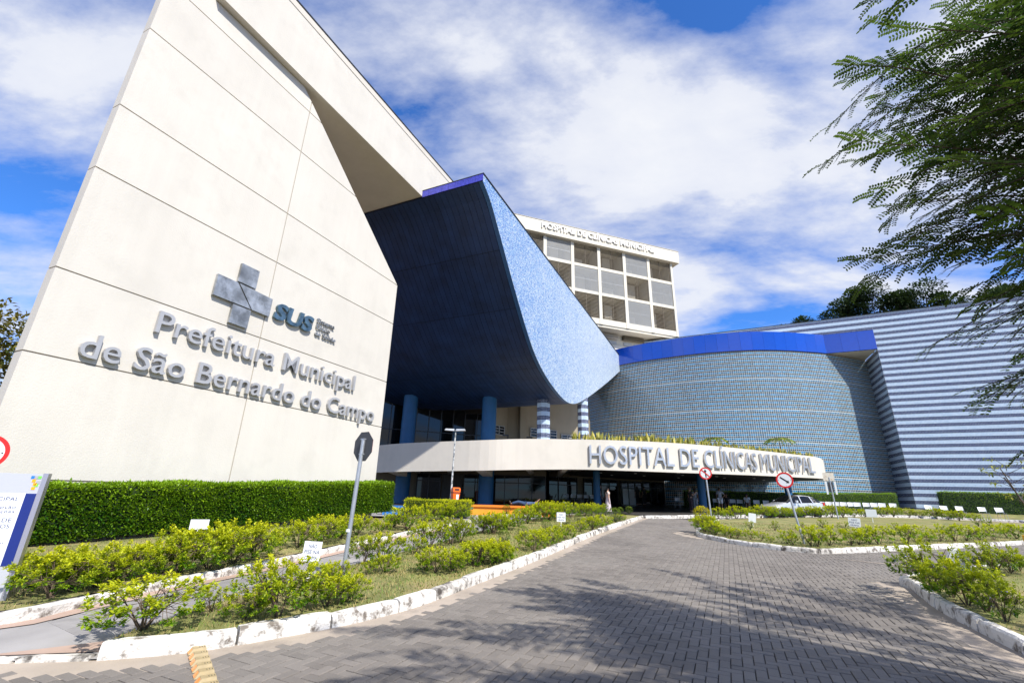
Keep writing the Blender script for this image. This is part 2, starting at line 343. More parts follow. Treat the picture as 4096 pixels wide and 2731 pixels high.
# ================================================================== the wave canopy
def catmull(pts, n):
    out = []
    for i in range(len(pts)-1):
        p0, p1, p2, p3 = pts[max(i-1, 0)], pts[i], pts[i+1], pts[min(i+2, len(pts)-1)]
        for k in range(n):
            t = k/n
            out.append(tuple(.5*((2*p1[j])+(-p0[j]+p2[j])*t+(2*p0[j]-5*p1[j]+4*p2[j]-p3[j])*t*t+(-p0[j]+3*p1[j]-3*p2[j]+p3[j])*t**3) for j in range(len(p1))))
    out.append(tuple(pts[-1])); return out
SOF = catmull([(.74, 17.42), (1.73, 16.78), (2.87, 15.57), (4.28, 14.02), (5.76, 12.46), (7.09, 11.16), (8.26, 10.2), (9.5, 9.5), (11.0, 8.95), (12.4, 8.6), (13.6, 8.38), (14.8, 8.28), (16.26, 8.38), (18.2, 8.86), (21.9, 10.2), (28.7, 12.95), (34.4, 15.4), (37.6, 16.75)], 4)
def sof_z(s):
    for (a, za), (b, zb) in zip(SOF, SOF[1:]):
        if a <= s <= b: return za+(zb-za)*(s-a)/(b-a)
    return 17
TS, TL, TOPZ = 4.18, -12.0, 17.86
can = thing('wave_canopy', P(14.8, 4, 8.28), 'sweeping blue canopy with dark panelled underside and pale blue mosaic flank', 'canopy')
up = [(s, z+.05) for s, z in SOF]
MB().prism([P(s, TL, z) for s, z in [(.78, TOPZ-.03)]+up+[(37.6, TOPZ-.03)]], T*(TS-.06-TL)).build('shell', M['navy_dark'], can)
# mosaic flank
b = MB(); rowA = [P(s, TS, z-.02) for s, z in SOF]; rowB = [P(s, TS, TOPZ) for s, z in SOF]
nrow = 8; rows = []; ats = []
for k in range(nrow+1):
    f = k/nrow; r = []; a = []
    for s, z in SOF:
        zz_ = (z-.02)*(1-f)+TOPZ*f; r.append(P(s, TS, zz_)); a.append((s, min(1, max(0, (s-.74)/24+.10*(17.8-zz_)/9)), zz_))
    rows.append(r); ats.append(a)
b.grid(rows, 0, ats); b.build('mosaic_flank', M['mosaic'], can, attr='uvz')
b = MB()
for (s, z), (s2, z2) in zip(SOF, SOF[1:]):      # edge strip folded back under the flank
    b.add([P(s, TS-.002, z-.021), P(s2, TS-.002, z2-.021), P(s2, TS-.26, z2-.005), P(s, TS-.26, z-.005)], [(0, 1, 2, 3)])
b.build('edge_strip', mat('blue_edge_paint', (.014, .075, .20), .5), can, smooth=True)
b = MB(); b.obox(P(.70, TL, TOPZ+.002), U*37.2, T*(TS+.05-TL), ZV*.05); b.build('coping', M['flash'], can)
n_ = 9; w_ = (TS-.28)/n_
for i in range(n_): MB().obox(P(.71, .29+i*w_+.006, 17.45), U*.05, T*(w_-.012), ZV*.40).build('tile', M['purple_tile'], can)
# underside panels: strips along the curve, broken at cross joints
seams = [.74, 3.55, 6.0, 9.6, 14.0, 21.0, 37.5]; sw = .36; strips = int((TS-.28-TL)/sw)
for si in range(len(seams)-1):
    a0, a1 = seams[si]+.012, seams[si+1]-.012; m_ = 7 if si < 4 else 5
    prof = [(a0+(a1-a0)*k/m_, sof_z(a0+(a1-a0)*k/m_)) for k in range(m_+1)]
    b = MB()
    for s, z in prof: pass
    t0 = TS-.28-sw; ctr = P(prof[0][0], t0, prof[0][1])
    b.grid([[P(s, t0+.010, z)-ctr for s, z in prof], [P(s, t0+sw-.010, z)-ctr for s, z in prof]])
    b.grid([[P(s, t0+.010, z+.04)-ctr for s, z in prof], [P(s, t0+.010, z)-ctr for s, z in prof]])
    b.grid([[P(s, t0+sw-.010, z)-ctr for s, z in prof], [P(s, t0+sw-.010, z+.04)-ctr for s, z in prof]])
    me = b.mesh('soffit_panel', M['navy']); base = parent_world(can)
    for k in range(strips): inst('soffit_panel', me, can, ctr-T*(sw*k)-base+ZV*rng.uniform(-.004, .004))

# ================================================================== the glass-block drum
DR = catmull([(9.6, 56.6), (11.2, 53.6), (13.33, 51.14), (15.19, 49.5), (17.74, 47.73), (20.22, 46.25), (22.72, 45.22), (25.29, 44.55), (28.08, 44.38), (31.12, 44.67), (32.99, 44.97), (35.6, 45.7), (38.62, 46.86)], 10)
def resample(pts, step):
    out = [Vector((*pts[0][:2], 0))]; acc = 0.
    for a, b in zip(pts, pts[1:]):
        a = Vector((a[0], a[1], 0)); b = Vector((b[0], b[1], 0)); L = (b-a).length; d = step-acc
        while d <= L: out.append(a+(b-a)*(d/L)); d += step
        acc = (acc+L) % step if L else acc
    return out
def resample_n(pts, step):
    """even arc-length resampling"""
    vs = [Vector((p[0], p[1], 0)) for p in pts]; cum = [0]
    for a, b in zip(vs, vs[1:]): cum.append(cum[-1]+(b-a).length)
    n = max(1, round(cum[-1]/step)); out = []; j = 0
    for i in range(n+1):
        d = cum[-1]*i/n
        while j < len(vs)-2 and cum[j+1] < d: j += 1
        out.append(vs[j].lerp(vs[j+1], (d-cum[j])/max(1e-9, cum[j+1]-cum[j])))
    return out
def normals2d(pts, sign=1):
    out = []
    for i in range(len(pts)):
        d = (pts[min(i+1, len(pts)-1)]-pts[max(i-1, 0)]).normalized(); out.append(Vector((d.y, -d.x, 0))*sign)
    return out
drum = thing('glass_block_wall', (28, 44.4, .8), 'curved glass block wall with alternating blue and clear courses', 'wall')
dp = resample_n(DR, .20); dn = normals2d(dp); Z0, Z1, BK = .82, 16.6, .20
nr = int((Z1-Z0)/BK)
b = MB(); gb = .010
for c in range(len(dp)-1):
    a, e = dp[c], dp[c+1]; na, ne = dn[c], dn[c+1]
    for r in range(nr):
        z0, z1 = Z0+r*BK, Z0+(r+1)*BK; mi = r % 2
        jx, jz, jj = rng.gauss(0, .0012), rng.gauss(0, .0012), 0
        b.add([a+ZV*(z0+gb)-na*(.001+jx), e+ZV*(z0+gb)+ne*(jx-jz), e+ZV*(z1-gb)+ne*jz, a+ZV*(z1-gb)-na*(jz)], [(0, 1, 2, 3)], mi)
bl = b.build('block', [M['block_clear'], M['block_blue']], drum); bl['kind'] = 'stuff'
b = MB(); pr = .022
for r in range(nr+1):
    z = Z0+r*BK; h = .0125 if r % 16 else .030
    b.grid([[p+n*pr+ZV*(z-h) for p, n in zip(dp, dn)], [p+n*pr+ZV*(z+h) for p, n in zip(dp, dn)]])
    b.grid([[p+n*pr+ZV*(z+h) for p, n in zip(dp, dn)], [p-n*.004+ZV*(z+h) for p, n in zip(dp, dn)]])
    b.grid([[p-n*.004+ZV*(z-h) for p, n in zip(dp, dn)], [p+n*pr+ZV*(z-h) for p, n in zip(dp, dn)]])
for c in range(len(dp)):
    p, n = dp[c], dn[c]; d = Vector((-n.y, n.x, 0)); q0, q1 = p+n*(pr-.003), p-n*.004; w = .0115
    for A, B in ((q0-d*w, q0+d*w), (q0+d*w, q1+d*w), (q1-d*w, q0-d*w)):
        b.add([A+ZV*Z0, B+ZV*Z0, B+ZV*Z1, A+ZV*Z1], [(0, 1, 2, 3)])
g_ = b.build('grout_lattice', M['grout'], drum); g_['kind'] = 'stuff'
b = MB(); b.grid([[p-n*.05+ZV*Z0 for p, n in zip(dp, dn)], [p-n*.05+ZV*Z1 for p, n in zip(dp, dn)]]); b.build('backing', M['recess'], drum)

# ================================================================== striped tile wall, recess, blue fascia
BA = R_(117.4); BD = Vector((math.sin(BA), math.cos(BA), 0)); BN = Vector((BD.y, -BD.x, 0))      # along to the right; BN towards us is -? set below
if BN.y > 0: BN = -BN
E0 = Vector((36.87, 42.96, 0)); CC = Vector((38.62, 46.86, 0))
def banded(b, a, c, z0, z1, nrm, thick):
    """slab with a tile coordinate attribute on its faces"""
    L = (c-a).length; d = (c-a)/L; back = -nrm*thick
    v = [a+ZV*z0, c+ZV*z0, c+ZV*z1, a+ZV*z1]; at = [(0, 0, z0), (L, 0, z0), (L, 0, z1), (0, 0, z1)]
    b.add(v, [(0, 1, 2, 3)], 0, at)
    b.add([q+back for q in v], [(3, 2, 1, 0)], 0, at)
    for i, j in ((0, 1), (1, 2), (2, 3), (3, 0)):
        b.add([v[i], v[j], v[j]+back, v[i]+back], [(0, 3, 2, 1)], 0, [at[i], at[j], at[j], at[i]])
bw = thing('striped_tile_wall', tuple(E0+BD*8+ZV*.9), 'tall blue and white striped tile wall right of the glass blocks', 'wall')
b = MB(); banded(b, E0+BD*.002, E0+BD*34, .9, 20.3, BN, .5); b.build('main_face', M['band'], bw, attr='uvz')
b = MB(); banded(b, E0-BD*40, E0-BD*.002, 18.66, 20.3, BN, .5); b.build('upper_face', M['band'], bw, attr='uvz')
b = MB(); rn = Vector((-U.y, U.x, 0)); banded(b, E0+U*.0, CC, .9, 16.58, rn, .3); b.build('return_face', M['band'], bw, attr='uvz')
MB().obox(E0-BD*40-BN*.55+ZV*20.302, BD*74, BN*.6, ZV*.06).build('coping', M['flash'], bw)
fas = thing('blue_fascia', (28, 44.2, 16.6), 'glossy royal blue panel fascia along the top of the glass block wall', 'fascia')
fl = [Vector((p[0], p[1], 0)) for p in DR if p[0] <= 33.0]
fp = resample_n([(p.x, p.y) for p in fl], 1.15); fn = normals2d(fp)
for i in range(len(fp)-1):
    a, c = fp[i]+fn[i]*.14, fp[i+1]+fn[i+1]*.14; d = (c-a).normalized()*.006
    MB().hexa([a+d+ZV*16.6, c-d+ZV*16.6, c-d-fn[i+1]*.3+ZV*16.6, a+d-fn[i]*.3+ZV*16.6], [a+d+ZV*18.62, c-d+ZV*18.62, c-d-fn[i+1]*.3+ZV*18.62, a+d-fn[i]*.3+ZV*18.62]).build('panel', M['fascia'], fas)
s0 = fp[-1]+fn[-1]*.14; s1 = E0-BD*.004+BN*.04; L = (s1-s0)
for i in range(3):
    a, c = s0+L*(i/3)+L.normalized()*.006, s0+L*((i+1)/3)-L.normalized()*.006; nb = Vector((L.y, -L.x, 0)).normalized()
    MB().hexa([a+ZV*16.6, c+ZV*16.6, c-nb*.25+ZV*16.6, a-nb*.25+ZV*16.6], [a+ZV*18.62, c+ZV*18.62, c-nb*.25+ZV*18.62, a-nb*.25+ZV*18.62]).build('panel', M['fascia'], fas)
b = MB(); roofpoly = [p-n*.02 for p, n in zip(fp, fn)]+[E0-BD*.01, CC-BD*.01, CC+U*1.0, E0-BD*38-BN*.3]
pv = [q+ZV*16.62 for q in roofpoly]; b.prism(pv, ZV*.2); b.build('soffit', M['cream'], fas)
b = MB(); pv = [q+ZV*18.3 for q in roofpoly]; b.prism(pv, ZV*.2); b.build('roof_slab', M['cream'], fas)

# ================================================================== the ward tower behind
TA = R_(71); TD = Vector((math.sin(TA), math.cos(TA), 0)); TN = Vector((TD.y, -TD.x, 0)); TO = Vector((21.77, 52.75, 0))
def Q(x, n, z): return TO+TD*x+TN*n+ZV*z
tw = thing('ward_tower', tuple(Q(-12, -5, 17.0)), 'cream ward tower with louvred window bays above the canopy', 'building')
LEFT = -33.6
MB().obox(Q(LEFT, -14, 17.0), TD*(-.85-LEFT), TN*11.5, ZV*14.1).build('body', M['tower'], tw)
MB().obox(Q(LEFT-.3, -14.3, 31.14), TD*(.28-LEFT), TN*14.3, ZV*1.7).build('parapet', M['tower'], tw)
MB().obox(Q(LEFT-.33, -14.35, 32.842), TD*(.34-LEFT), TN*14.4, ZV*.05).build('coping', M['cream'], tw)
cols = [-.98-3.615*i for i in range(10)]; zrow = [(28.42, 31.1), (25.0, 28.0), (21.62, 24.6)]
b = MB()
for i, x in enumerate(cols):
    w = .40 if i else .30
    xc = x-.0 if i else -1.0
    b.obox(Q(xc-w/2, -2.6, 20.9), TD*w, TN*2.15, ZV*10.23)
b.build('mullion_fins', M['tower'], tw)
for z0, z1 in ((20.9, 21.6), (24.62, 24.98), (28.02, 28.40)):
    MB().obox(Q(LEFT, -2.55, z0), TD*(-.86-LEFT), TN*2.06, ZV*(z1-z0)).build('spandrel', M['tower'], tw)
MB().obox(Q(LEFT, -2.5, 20.62), TD*(-1.2-LEFT), TN*1.9, ZV*.28).build('ledge', M['tower'], tw)
PALE = {(0, 1), (0, 4), (1, 0), (1, 2), (1, 3), (2, 1), (2, 4), (2, 5), (1, 6), (0, 6), (2, 7)}
for r, (z0, z1) in enumerate(zrow):
    for c in range(len(cols)-1):
        x1, x0 = cols[c]-.22, cols[c+1]+.22
        MB().obox(Q(x0, -2.499, z0), TD*(x1-x0), TN*.02, ZV*(z1-z0)).build('window_recess', M['recess'], tw)
        if c > 6: continue
        MB().obox(Q(x0+.5+(c*.37 % .8), -2.47, z0), TD*(1.1+.3*(r % 2)), TN*.35, ZV*(z1-z0)*(.55 if (r+c) % 2 else .9)).build('inner_wall', M['tower'], tw)
        b = MB()
        if (r, c) in PALE:
            n = 26
            for k in range(n):
                x = x0+(x1-x0)*(k+.5)/n; b.obox(Q(x-.024, -.60, z0), TD*.048, TN*.07, ZV*(z1-z0))
            for f in (.02, .5, .96): b.obox(Q(x0, -.64, z0+(z1-z0)*f-.03), TD*(x1-x0), TN*.05, ZV*.07)
            b.build('louvre_screen', M['louvre_pale'], tw)
        else:
            n = 17
            for k in range(n):
                z = z0+(z1-z0)*(k+.35)/n; v = Q(x0, -.58, z); b.obox(v, TD*(x1-x0), TN*-.05+ZV*.045, ZV*.030)
            b.obox(Q((x0+x1)/2-.03, -.66, z0), TD*.06, TN*.04, ZV*(z1-z0)); b.obox(Q(x0, -.66, z0), TD*.05, TN*.06, ZV*(z1-z0)); b.obox(Q(x1-.05, -.66, z0), TD*.05, TN*.06, ZV*(z1-z0))
            b.build('louvre_screen', M['louvre_dark'], tw)
# storey below the screens: slatted ledge boxes, windows
for c in range(7):
    x1, x0 = cols[c]-.35, cols[c+1]+.35
    b = MB()
    for k in range(6): b.obox(Q(x0, -2.44, 20.02+k*.09), TD*(x1-x0), TN*.5, ZV*.035)
    b.build('ledge_grille', M['recess'] if c != 2 else M['cream'], tw)
    for f in (.08, .58):
        MB().obox(Q(x0+(x1-x0)*f, -2.45, 19.42), TD*1.15, TN*.03, ZV*.42).build('window', M['louvre_pale'], tw)
    w = MB().obox(Q(x0+.1, -2.2, 17.95), TD*2.0, TN*.04, ZV*.98).build('window', M['louvre_pale'], tw)
    for k in range(4): MB().obox(Q(x0+.18+k*.48, -2.155, 18.02), TD*.40, TN*.012, ZV*.84).build('pane', mat('pale_pane', (.45, .50, .53), .1) if 'pane' not in M else M['pane'], w)
MB().obox(Q(LEFT, -2.498, 17.0), TD*(-1.6-LEFT), TN*.29, ZV*2.2).build('balcony_front', M['tower'], tw)
# lettering on the parapet
tl = thing('tower_lettering', tuple(Q(-12, .1, 31.8)), 'white raised letters HOSPITAL DE CLÍNICAS MUNICIPAL on the tower parapet', 'lettering')
lettering(tl, 'HOSPITAL DE CLÍNICAS MUNICIPAL', lambda x: (Q(-19.8+x, .002, 31.80), TD, ZV, TN), .74, .16, M['letter_white'], width=15.85, offs=.012)

# ================================================================== lettering and emblem on the sign wall
def on_wall(s0, z0): return lambda x: (P(s0+x, .03, z0), U, ZV, T)
l1 = thing('wall_lettering', P(-10, .03, 5.6), 'grey metal letters Prefeitura Municipal, upper line on the cream wall', 'lettering', 'lettering on the sign wall')
lettering(l1, 'Prefeitura Municipal', on_wall(-10.08, 5.68), .63, .10, M['letter'], width=7.9, offs=.002)
l2 = thing('wall_lettering', P(-11, .03, 4.5), 'grey metal letters de São Bernardo do Campo, lower line on the cream wall', 'lettering', 'lettering on the sign wall')
lettering(l2, 'de São Bernardo do Campo', on_wall(-11.50, 4.56), .62, .10, M['letter'], width=10.75, offs=.002)
cr = thing('cross_emblem', P(-7.8, .03, 7.7), 'weathered steel cross emblem of split plates above the grey letters', 'emblem')
for pl in ([(-8.10, 8.13), (-7.45, 8.13), (-7.45, 8.80), (-8.10, 8.80)], [(-8.77, 7.36), (-7.47, 7.36), (-8.10, 8.08), (-8.77, 8.08)], [(-7.42, 7.36), (-6.75, 7.36), (-6.75, 8.03), (-8.03, 8.08)], [(-8.08, 6.67), (-7.44, 6.67), (-7.44, 7.31), (-8.08, 7.31)]):
    MB().prism([P(s, .03, z) for s, z in pl], T*.10).build('plate', M['steel_dark'], cr)
sl = thing('wall_lettering', P(-5.7, .03, 7.4), 'bluish steel italic letters SUS beside the cross emblem', 'lettering', 'lettering on the sign wall')
lettering(sl, 'SUS', lambda x: (P(-6.58+x, .03, 7.42), U, ZV+U*.16, T), .60, .10, M['teal_steel'], width=1.68, offs=.035)
for i, (w_, z_) in enumerate((('Sistema', 7.94), ('Único', 7.67), ('de Saúde', 7.40))):
    tt = thing('wall_lettering', P(-4.2, .03, z_), f'small steel letters {w_} right of the letters SUS', 'lettering', 'lettering on the sign wall')
    lettering(tt, w_, on_wall(-4.66, z_), .17, .06, M['steel_dark'], width=(.92, .72, 1.08)[i], offs=.01)
# ================================================================== the entrance marquee
MQ = [(-11.4, 34.6, 2.85, 4.68), (-9.06, 32.4, 2.86, 4.70), (-6.6, 31.2, 2.94, 4.80), (-1.82, 29.0, 3.02, 4.88), (.89, 29.2, 3.15, 5.04), (4.43, 29.3, 3.27, 5.12), (7.7, 29.3, 3.27, 5.13), (10.6, 29.8, 3.28, 5.13), (13.9, 30.95, 3.33, 5.14), (17.9, 33.1, 3.42, 5.17), (22.4, 35.4, 3.49, 5.15), (24.2, 36.2, 3.5, 5.1), (25.3, 37.2, 3.5, 4.9), (25.6, 38.6, 3.5, 4.8), (25.2, 41.5, 3.5, 4.8)]
MQ[3] = (-1.82, 29.25, 3.03, 4.89)
mqc = catmull(MQ, 6); mv = [Vector((p[0], p[1], 0)) for p in mqc]; mn = normals2d(mv)
mar = thing('entrance_marquee', (6, 30, 3.27), 'curved cream entrance marquee with tall parapet over the drop-off', 'marquee')
b = MB(); k_ = len(mqc)
F0 = [mv[i]+ZV*mqc[i][2] for i in range(k_)]; F1 = [mv[i]+ZV*mqc[i][3] for i in range(k_)]
B0 = [mv[i]-mn[i]*.22+ZV*mqc[i][2] for i in range(k_)]; B1 = [mv[i]-mn[i]*.22+ZV*mqc[i][3] for i in range(k_)]
b.grid([F0, F1]); b.grid([F1, B1]); b.grid([B1, B0]); b.grid([B0, F0]); b.add([F0[0], F1[0], B1[0], B0[0]], [(0, 1, 2, 3)]); b.add([F0[-1], F1[-1], B1[-1], B0[-1]], [(0, 3, 2, 1)])
b.build('parapet', M['cream'], mar, smooth=False)
back = [(24.9, 44.6), (16.1, 48.4), (6.5, 43.0), (3.2, 41.0), (3.2, 36.6), (-12.5, 36.6)]
ring = [mv[i]-mn[i]*.20+ZV*(mqc[i][2]+.36) for i in range(k_)]+[Vector((x, y, 3.72)) for x, y in back]
b = MB(); tri = tessellate_polygon([[Vector((p.x, p.y, 0)) for p in ring]]); n = len(ring)
b.add(ring+[p+ZV*.28 for p in ring], [tuple(t) for t in tri]+[tuple(n+i for i in reversed(t)) for t in tri]); b.build('deck', M['cream'], mar)
# ceiling: beams on the left, smooth dark panel with downlights on the right
for a, c, d_ in (((-9.2, 33.3), (-10.0, 36.5), .30), ((-6.2, 31.9), (-7.0, 36.5), .30), ((-3.9, 30.8), (-4.5, 36.5), .3), ((-1.4, 29.9), (-1.3, 36.5), .34), ((1.2, 29.8), (1.8, 36.5), .34), ((3.6, 29.8), (4.4, 41.0), .34)):
    a = Vector((*a, 0)); c = Vector((*c, 0)); d = (c-a).normalized(); w = Vector((d.y, -d.x, 0))*.32; z0 = 3.13 if a.x < -2 else 3.28
    MB().obox(a-w/2+ZV*(z0-.05), c-a, w, ZV*(3.66-z0)).build('ceiling_beam', M['cream'], mar)
for (cx_, cy_), z0 in (((-7.8, 35.1), 2.72), ((-1.55, 33.6), 2.82)):       # tapered corbels in front of the big columns
    d = Vector((-.30, -.95, 0)) if cx_ < -5 else Vector((-.12, -.99, 0)); w = Vector((d.y, -d.x, 0)); c = Vector((cx_, cy_, 0))-w*.15
    p0, p1 = c+d*.35, c+d*(2.9 if cx_ < -5 else 4.0)
    MB().hexa([p0-w*.34+ZV*z0, p0+w*.34+ZV*z0, p1+w*.34+ZV*(z0+.34), p1-w*.34+ZV*(z0+.34)], [p0-w*.34+ZV*3.4, p0+w*.34+ZV*3.4, p1+w*.34+ZV*3.4, p1-w*.34+ZV*3.4]).build('corbel', M['cream'], mar)
rr = [i for i in range(k_) if mv[i].x > 5.2]
cp = [mv[i]-mn[i]*.5+ZV*3.44 for i in rr]+[Vector((x, y, 3.44)) for x, y in ((24.6, 44.3), (16.1, 48.2), (6.6, 42.9), (5.4, 41.0))]
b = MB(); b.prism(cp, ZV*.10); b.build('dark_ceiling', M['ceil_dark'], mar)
for x, y in ((8, 32), (9.5, 35), (12, 33), (13.2, 35.5), (11, 38), (16, 36), (17.5, 38), (19.5, 37.2), (21.5, 39.5), (14.5, 40), (8.5, 38.5), (7, 35.5)):
    MB().lathe((x, y, 3.40), [(.11, .0), (.11, .035), (.07, .036)], 16).build('downlight', M['white'], mar)
ml = thing('marquee_lettering', (10, 29.5, 3.8), 'steel letters HOSPITAL DE CLÍNICAS MUNICIPAL on the curved marquee parapet', 'lettering')
cum = [0.]
for a, c in zip(mv, mv[1:]): cum.append(cum[-1]+(c-a).length)
def arc(x, y):      # arc length nearest a point
    i = min(range(k_), key=lambda i: (mv[i].x-x)**2+(mv[i].y-y)**2); return cum[i]
A0, A1 = arc(4.75, 29.3), arc(23.4, 35.9)
def on_marquee(x):
    d = A0+x; i = max(0, min(k_-2, next((j for j in range(k_-1) if cum[j+1] >= d), k_-2))); f = (d-cum[i])/(cum[i+1]-cum[i]); f = max(0, min(1, f))
    p = mv[i].lerp(mv[i+1], f); nn_ = mn[i].lerp(mn[i+1], f).normalized(); zb = mqc[i][2]*(1-f)+mqc[i+1][2]*f
    return p+nn_*.05+ZV*(zb+.36), Vector((-nn_.y, nn_.x, 0)), ZV, nn_
lettering(ml, 'HOSPITAL DE CLÍNICAS MUNICIPAL', on_marquee, 1.14, .11, M['steel'], width=A1-A0, offs=.0)

# ================================================================== columns
def column(x, y, r, z0, z1, label, m='blue', group='round blue columns'):
    c = thing('column', (x, y, z0), label, 'column', group)
    o = MB().lathe((x, y, z0), [(r, 0), (r, z1-z0)], 40).build('shaft', M[m], c); smooth_by_angle(o)
    MB().lathe((x, y, z0-.02), [(r+.03, 0), (r+.03, .12), (r+.004, .13)], 32).build('base_ring', M[m], c); return c
column(-7.8, 35.1, .54, .72, sof_z(st_of(-7.8, 35.1)[0])+.1, 'thick blue column nearest the sign wall, rising through the marquee')
column(-1.55, 33.6, .54, .70, sof_z(st_of(-1.55, 33.6)[0])+.1, 'thick blue column behind the orange bench, rising through the marquee')
column(6.35, 33.8, .24, .72, 3.5, 'slim blue column beside the woman in the cream dress')
column(14.05, 34.3, .27, .74, 3.5, 'slim blue column behind the woman in dark clothes')
column(21.6, 36.4, .24, .78, 3.5, 'slim blue column behind the parked car')
for x, y, r, lab in ((2.45, 33.0, .5, 'striped tile pillar standing on the terrace left of its twin'), (6.15, 38.0, .46, 'striped tile pillar on the terrace next to the glass block wall')):
    c = thing('tiled_pillar', (x, y, 3.9), lab, 'pillar', 'striped tile pillars on the terrace'); zt = sof_z(st_of(x, y)[0])+.05
    b = MB(); pts = [Vector((x, y, 0))+Vector((math.cos(R_(22.5+45*k)), math.sin(R_(22.5+45*k)), 0))*r for k in range(8)]; L = 0
    for k in range(8):
        a, d = pts[k], pts[(k+1) % 8]; w = (d-a).length; b.add([a+ZV*3.9, d+ZV*3.9, d+ZV*zt, a+ZV*zt], [(0, 1, 2, 3)], 0, [(L, 0, 3.9), (L+w, 0, 3.9), (L+w, 0, zt), (L, 0, zt)]); L += w
    b.build('shaft', M['band'], c, attr='uvz')

# ================================================================== the podium: ground floor and terrace storey
pod = thing('hospital_podium', (0, 38, .7), 'shaded ground and terrace storeys with dark windows under the canopy', 'building')
def seg_wall(a, c, z0, z1, m, name, th=.25, parent=pod):
    a = Vector((*a, 0)); c = Vector((*c, 0)); d = (c-a).normalized(); n = Vector((d.y, -d.x, 0))
    return MB().obox(a+ZV*z0, c-a, -n*th, ZV*(z1-z0)).build(name, m, parent)
def glazing(a, c, z0, z1, nx, zsplit, bar=.06, name='window', parent=pod, gm='glass_dark', fm='frame_dark'):
    a = Vector((*a, 0)); c = Vector((*c, 0)); L = c-a; d = L.normalized(); n = Vector((d.y, -d.x, 0))
    w = MB()
    for i in range(nx+1):
        p = a+L*(i/nx); w.obox(p-d*bar/2+n*.0+ZV*z0, d*bar, n*.09, ZV*(z1-z0))
    for z in [z0, *zsplit, z1-bar]: w.obox(a+n*.005+ZV*z, L, n*.075, ZV*bar)
    fr = w.build(name, M[fm], parent); zz_ = [z0, *zsplit, z1]
    for i in range(nx):
        for j in range(len(zz_)-1):
            p = a+L*(i/nx)+d*bar/2; q = a+L*((i+1)/nx)-d*bar/2; jt = n*rng.uniform(-.002, .002)
            MB().add([p+n*.03+ZV*(zz_[j]+bar), q+n*.03+jt+ZV*(zz_[j]+bar), q+n*.03+jt+ZV*zz_[j+1], p+n*.03+ZV*zz_[j+1]], [(0, 1, 2, 3)]).build('pane', M[gm], fr)
    return fr
# ground floor
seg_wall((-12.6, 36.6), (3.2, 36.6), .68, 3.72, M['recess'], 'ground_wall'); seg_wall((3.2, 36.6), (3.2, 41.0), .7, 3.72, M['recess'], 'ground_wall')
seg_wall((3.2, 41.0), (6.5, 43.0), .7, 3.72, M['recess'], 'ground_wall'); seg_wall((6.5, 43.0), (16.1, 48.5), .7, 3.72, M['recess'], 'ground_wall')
glazing((-7.0, 36.45), (-5.2, 36.45), .9, 3.1, 2, [2.5]); glazing((-3.4, 36.45), (2.9, 36.45), .9, 3.1, 6, [2.5])
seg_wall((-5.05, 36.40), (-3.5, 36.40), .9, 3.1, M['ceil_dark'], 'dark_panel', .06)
glazing((3.5, 41.0), (6.2, 42.65), .8, 3.3, 3, [2.6]); glazing((6.9, 43.05), (10.4, 45.05), .85, 3.3, 4, [2.7])
# entrance hall at the sliding door, its brightness put into white paint
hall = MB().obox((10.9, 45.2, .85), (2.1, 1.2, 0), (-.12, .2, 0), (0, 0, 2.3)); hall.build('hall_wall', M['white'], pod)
glazing((10.75, 45.0), (13.1, 46.35), .85, 3.25, 3, [2.55], bar=.08)
glazing((13.3, 46.65), (15.8, 48.1), .85, 3.3, 3, [2.7])
MB().obox((10.9, 45.1, .86), (1.5, .86, 0), (.03, -.05, 0), (0, 0, 1.65)).build('painted_doorway_light', M['white'], pod)  # white panel stands in for the light seen through the doorway
# terrace storey
wd = Vector((math.sin(R_(68)), math.cos(R_(68)), 0)); w0 = Vector((-6.2, 38.4, 0))
a = w0+wd*-8; c = w0+wd*2.5; e = w0+wd*4.6+Vector((.2, -.9, 0))
glazing((a.x, a.y), (c.x, c.y), 3.9, 8.6, 10, [5.0, 6.42], bar=.07); glazing((c.x+.02, c.y-.02), (e.x, e.y), 3.9, 8.3, 2, [5.0, 6.38], bar=.06)
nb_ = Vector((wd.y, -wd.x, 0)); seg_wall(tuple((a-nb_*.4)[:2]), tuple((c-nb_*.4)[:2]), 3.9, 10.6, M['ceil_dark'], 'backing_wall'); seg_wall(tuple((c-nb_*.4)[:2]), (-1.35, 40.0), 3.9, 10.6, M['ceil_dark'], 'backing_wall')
ub = [(-1.7, 39.25), (-.2, 40.9), (1.0, 41.0), (7.1, 44.4), (9.4, 53.0)]
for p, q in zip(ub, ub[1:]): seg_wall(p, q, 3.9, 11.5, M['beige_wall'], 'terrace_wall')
seg_wall((.95, 40.5), (1.45, 40.7), 3.9, 11, M['beige_wall'], 'pilaster', .5)
def strip_window(a, c, z0, z1, nx): return glazing(a, c, z0, z1, nx, [z0+(z1-z0)*.33, z0+(z1-z0)*.66], bar=.05, fm='louvre_pale')
strip_window((-1.4, 39.5), (-.5, 40.5), 6.6, 7.4, 2); strip_window((1.9, 41.45), (4.4, 42.85), 6.7, 7.5, 4); strip_window((4.9, 43.12), (6.7, 44.12), 6.4, 7.2, 3)
# terrace lamps seen over the parapet
for x, y, lab in ((-.1, 34.6, 'small dark path lamp on the terrace near the blue column'), (1.75, 35.5, 'small dark path lamp on the terrace by the striped pillar')):
    t_ = thing('terrace_lamp', (x, y, 3.95), lab, 'lamp', 'path lamps on the terrace')
    MB().tube([(x, y, 3.95), (x, y, 5.9)], .035, 8).build('post', M['frame_dark'], t_); MB().box((x-.42, y-.1, 5.86), (x+.05, y+.1, 5.96)).build('head', M['frame_dark'], t_)
# raised floor under the marquee
fz = [(-12.6, 33.6), (-8.3, 30.6), (-3.2, 28.6), (1.5, 28.4)] 
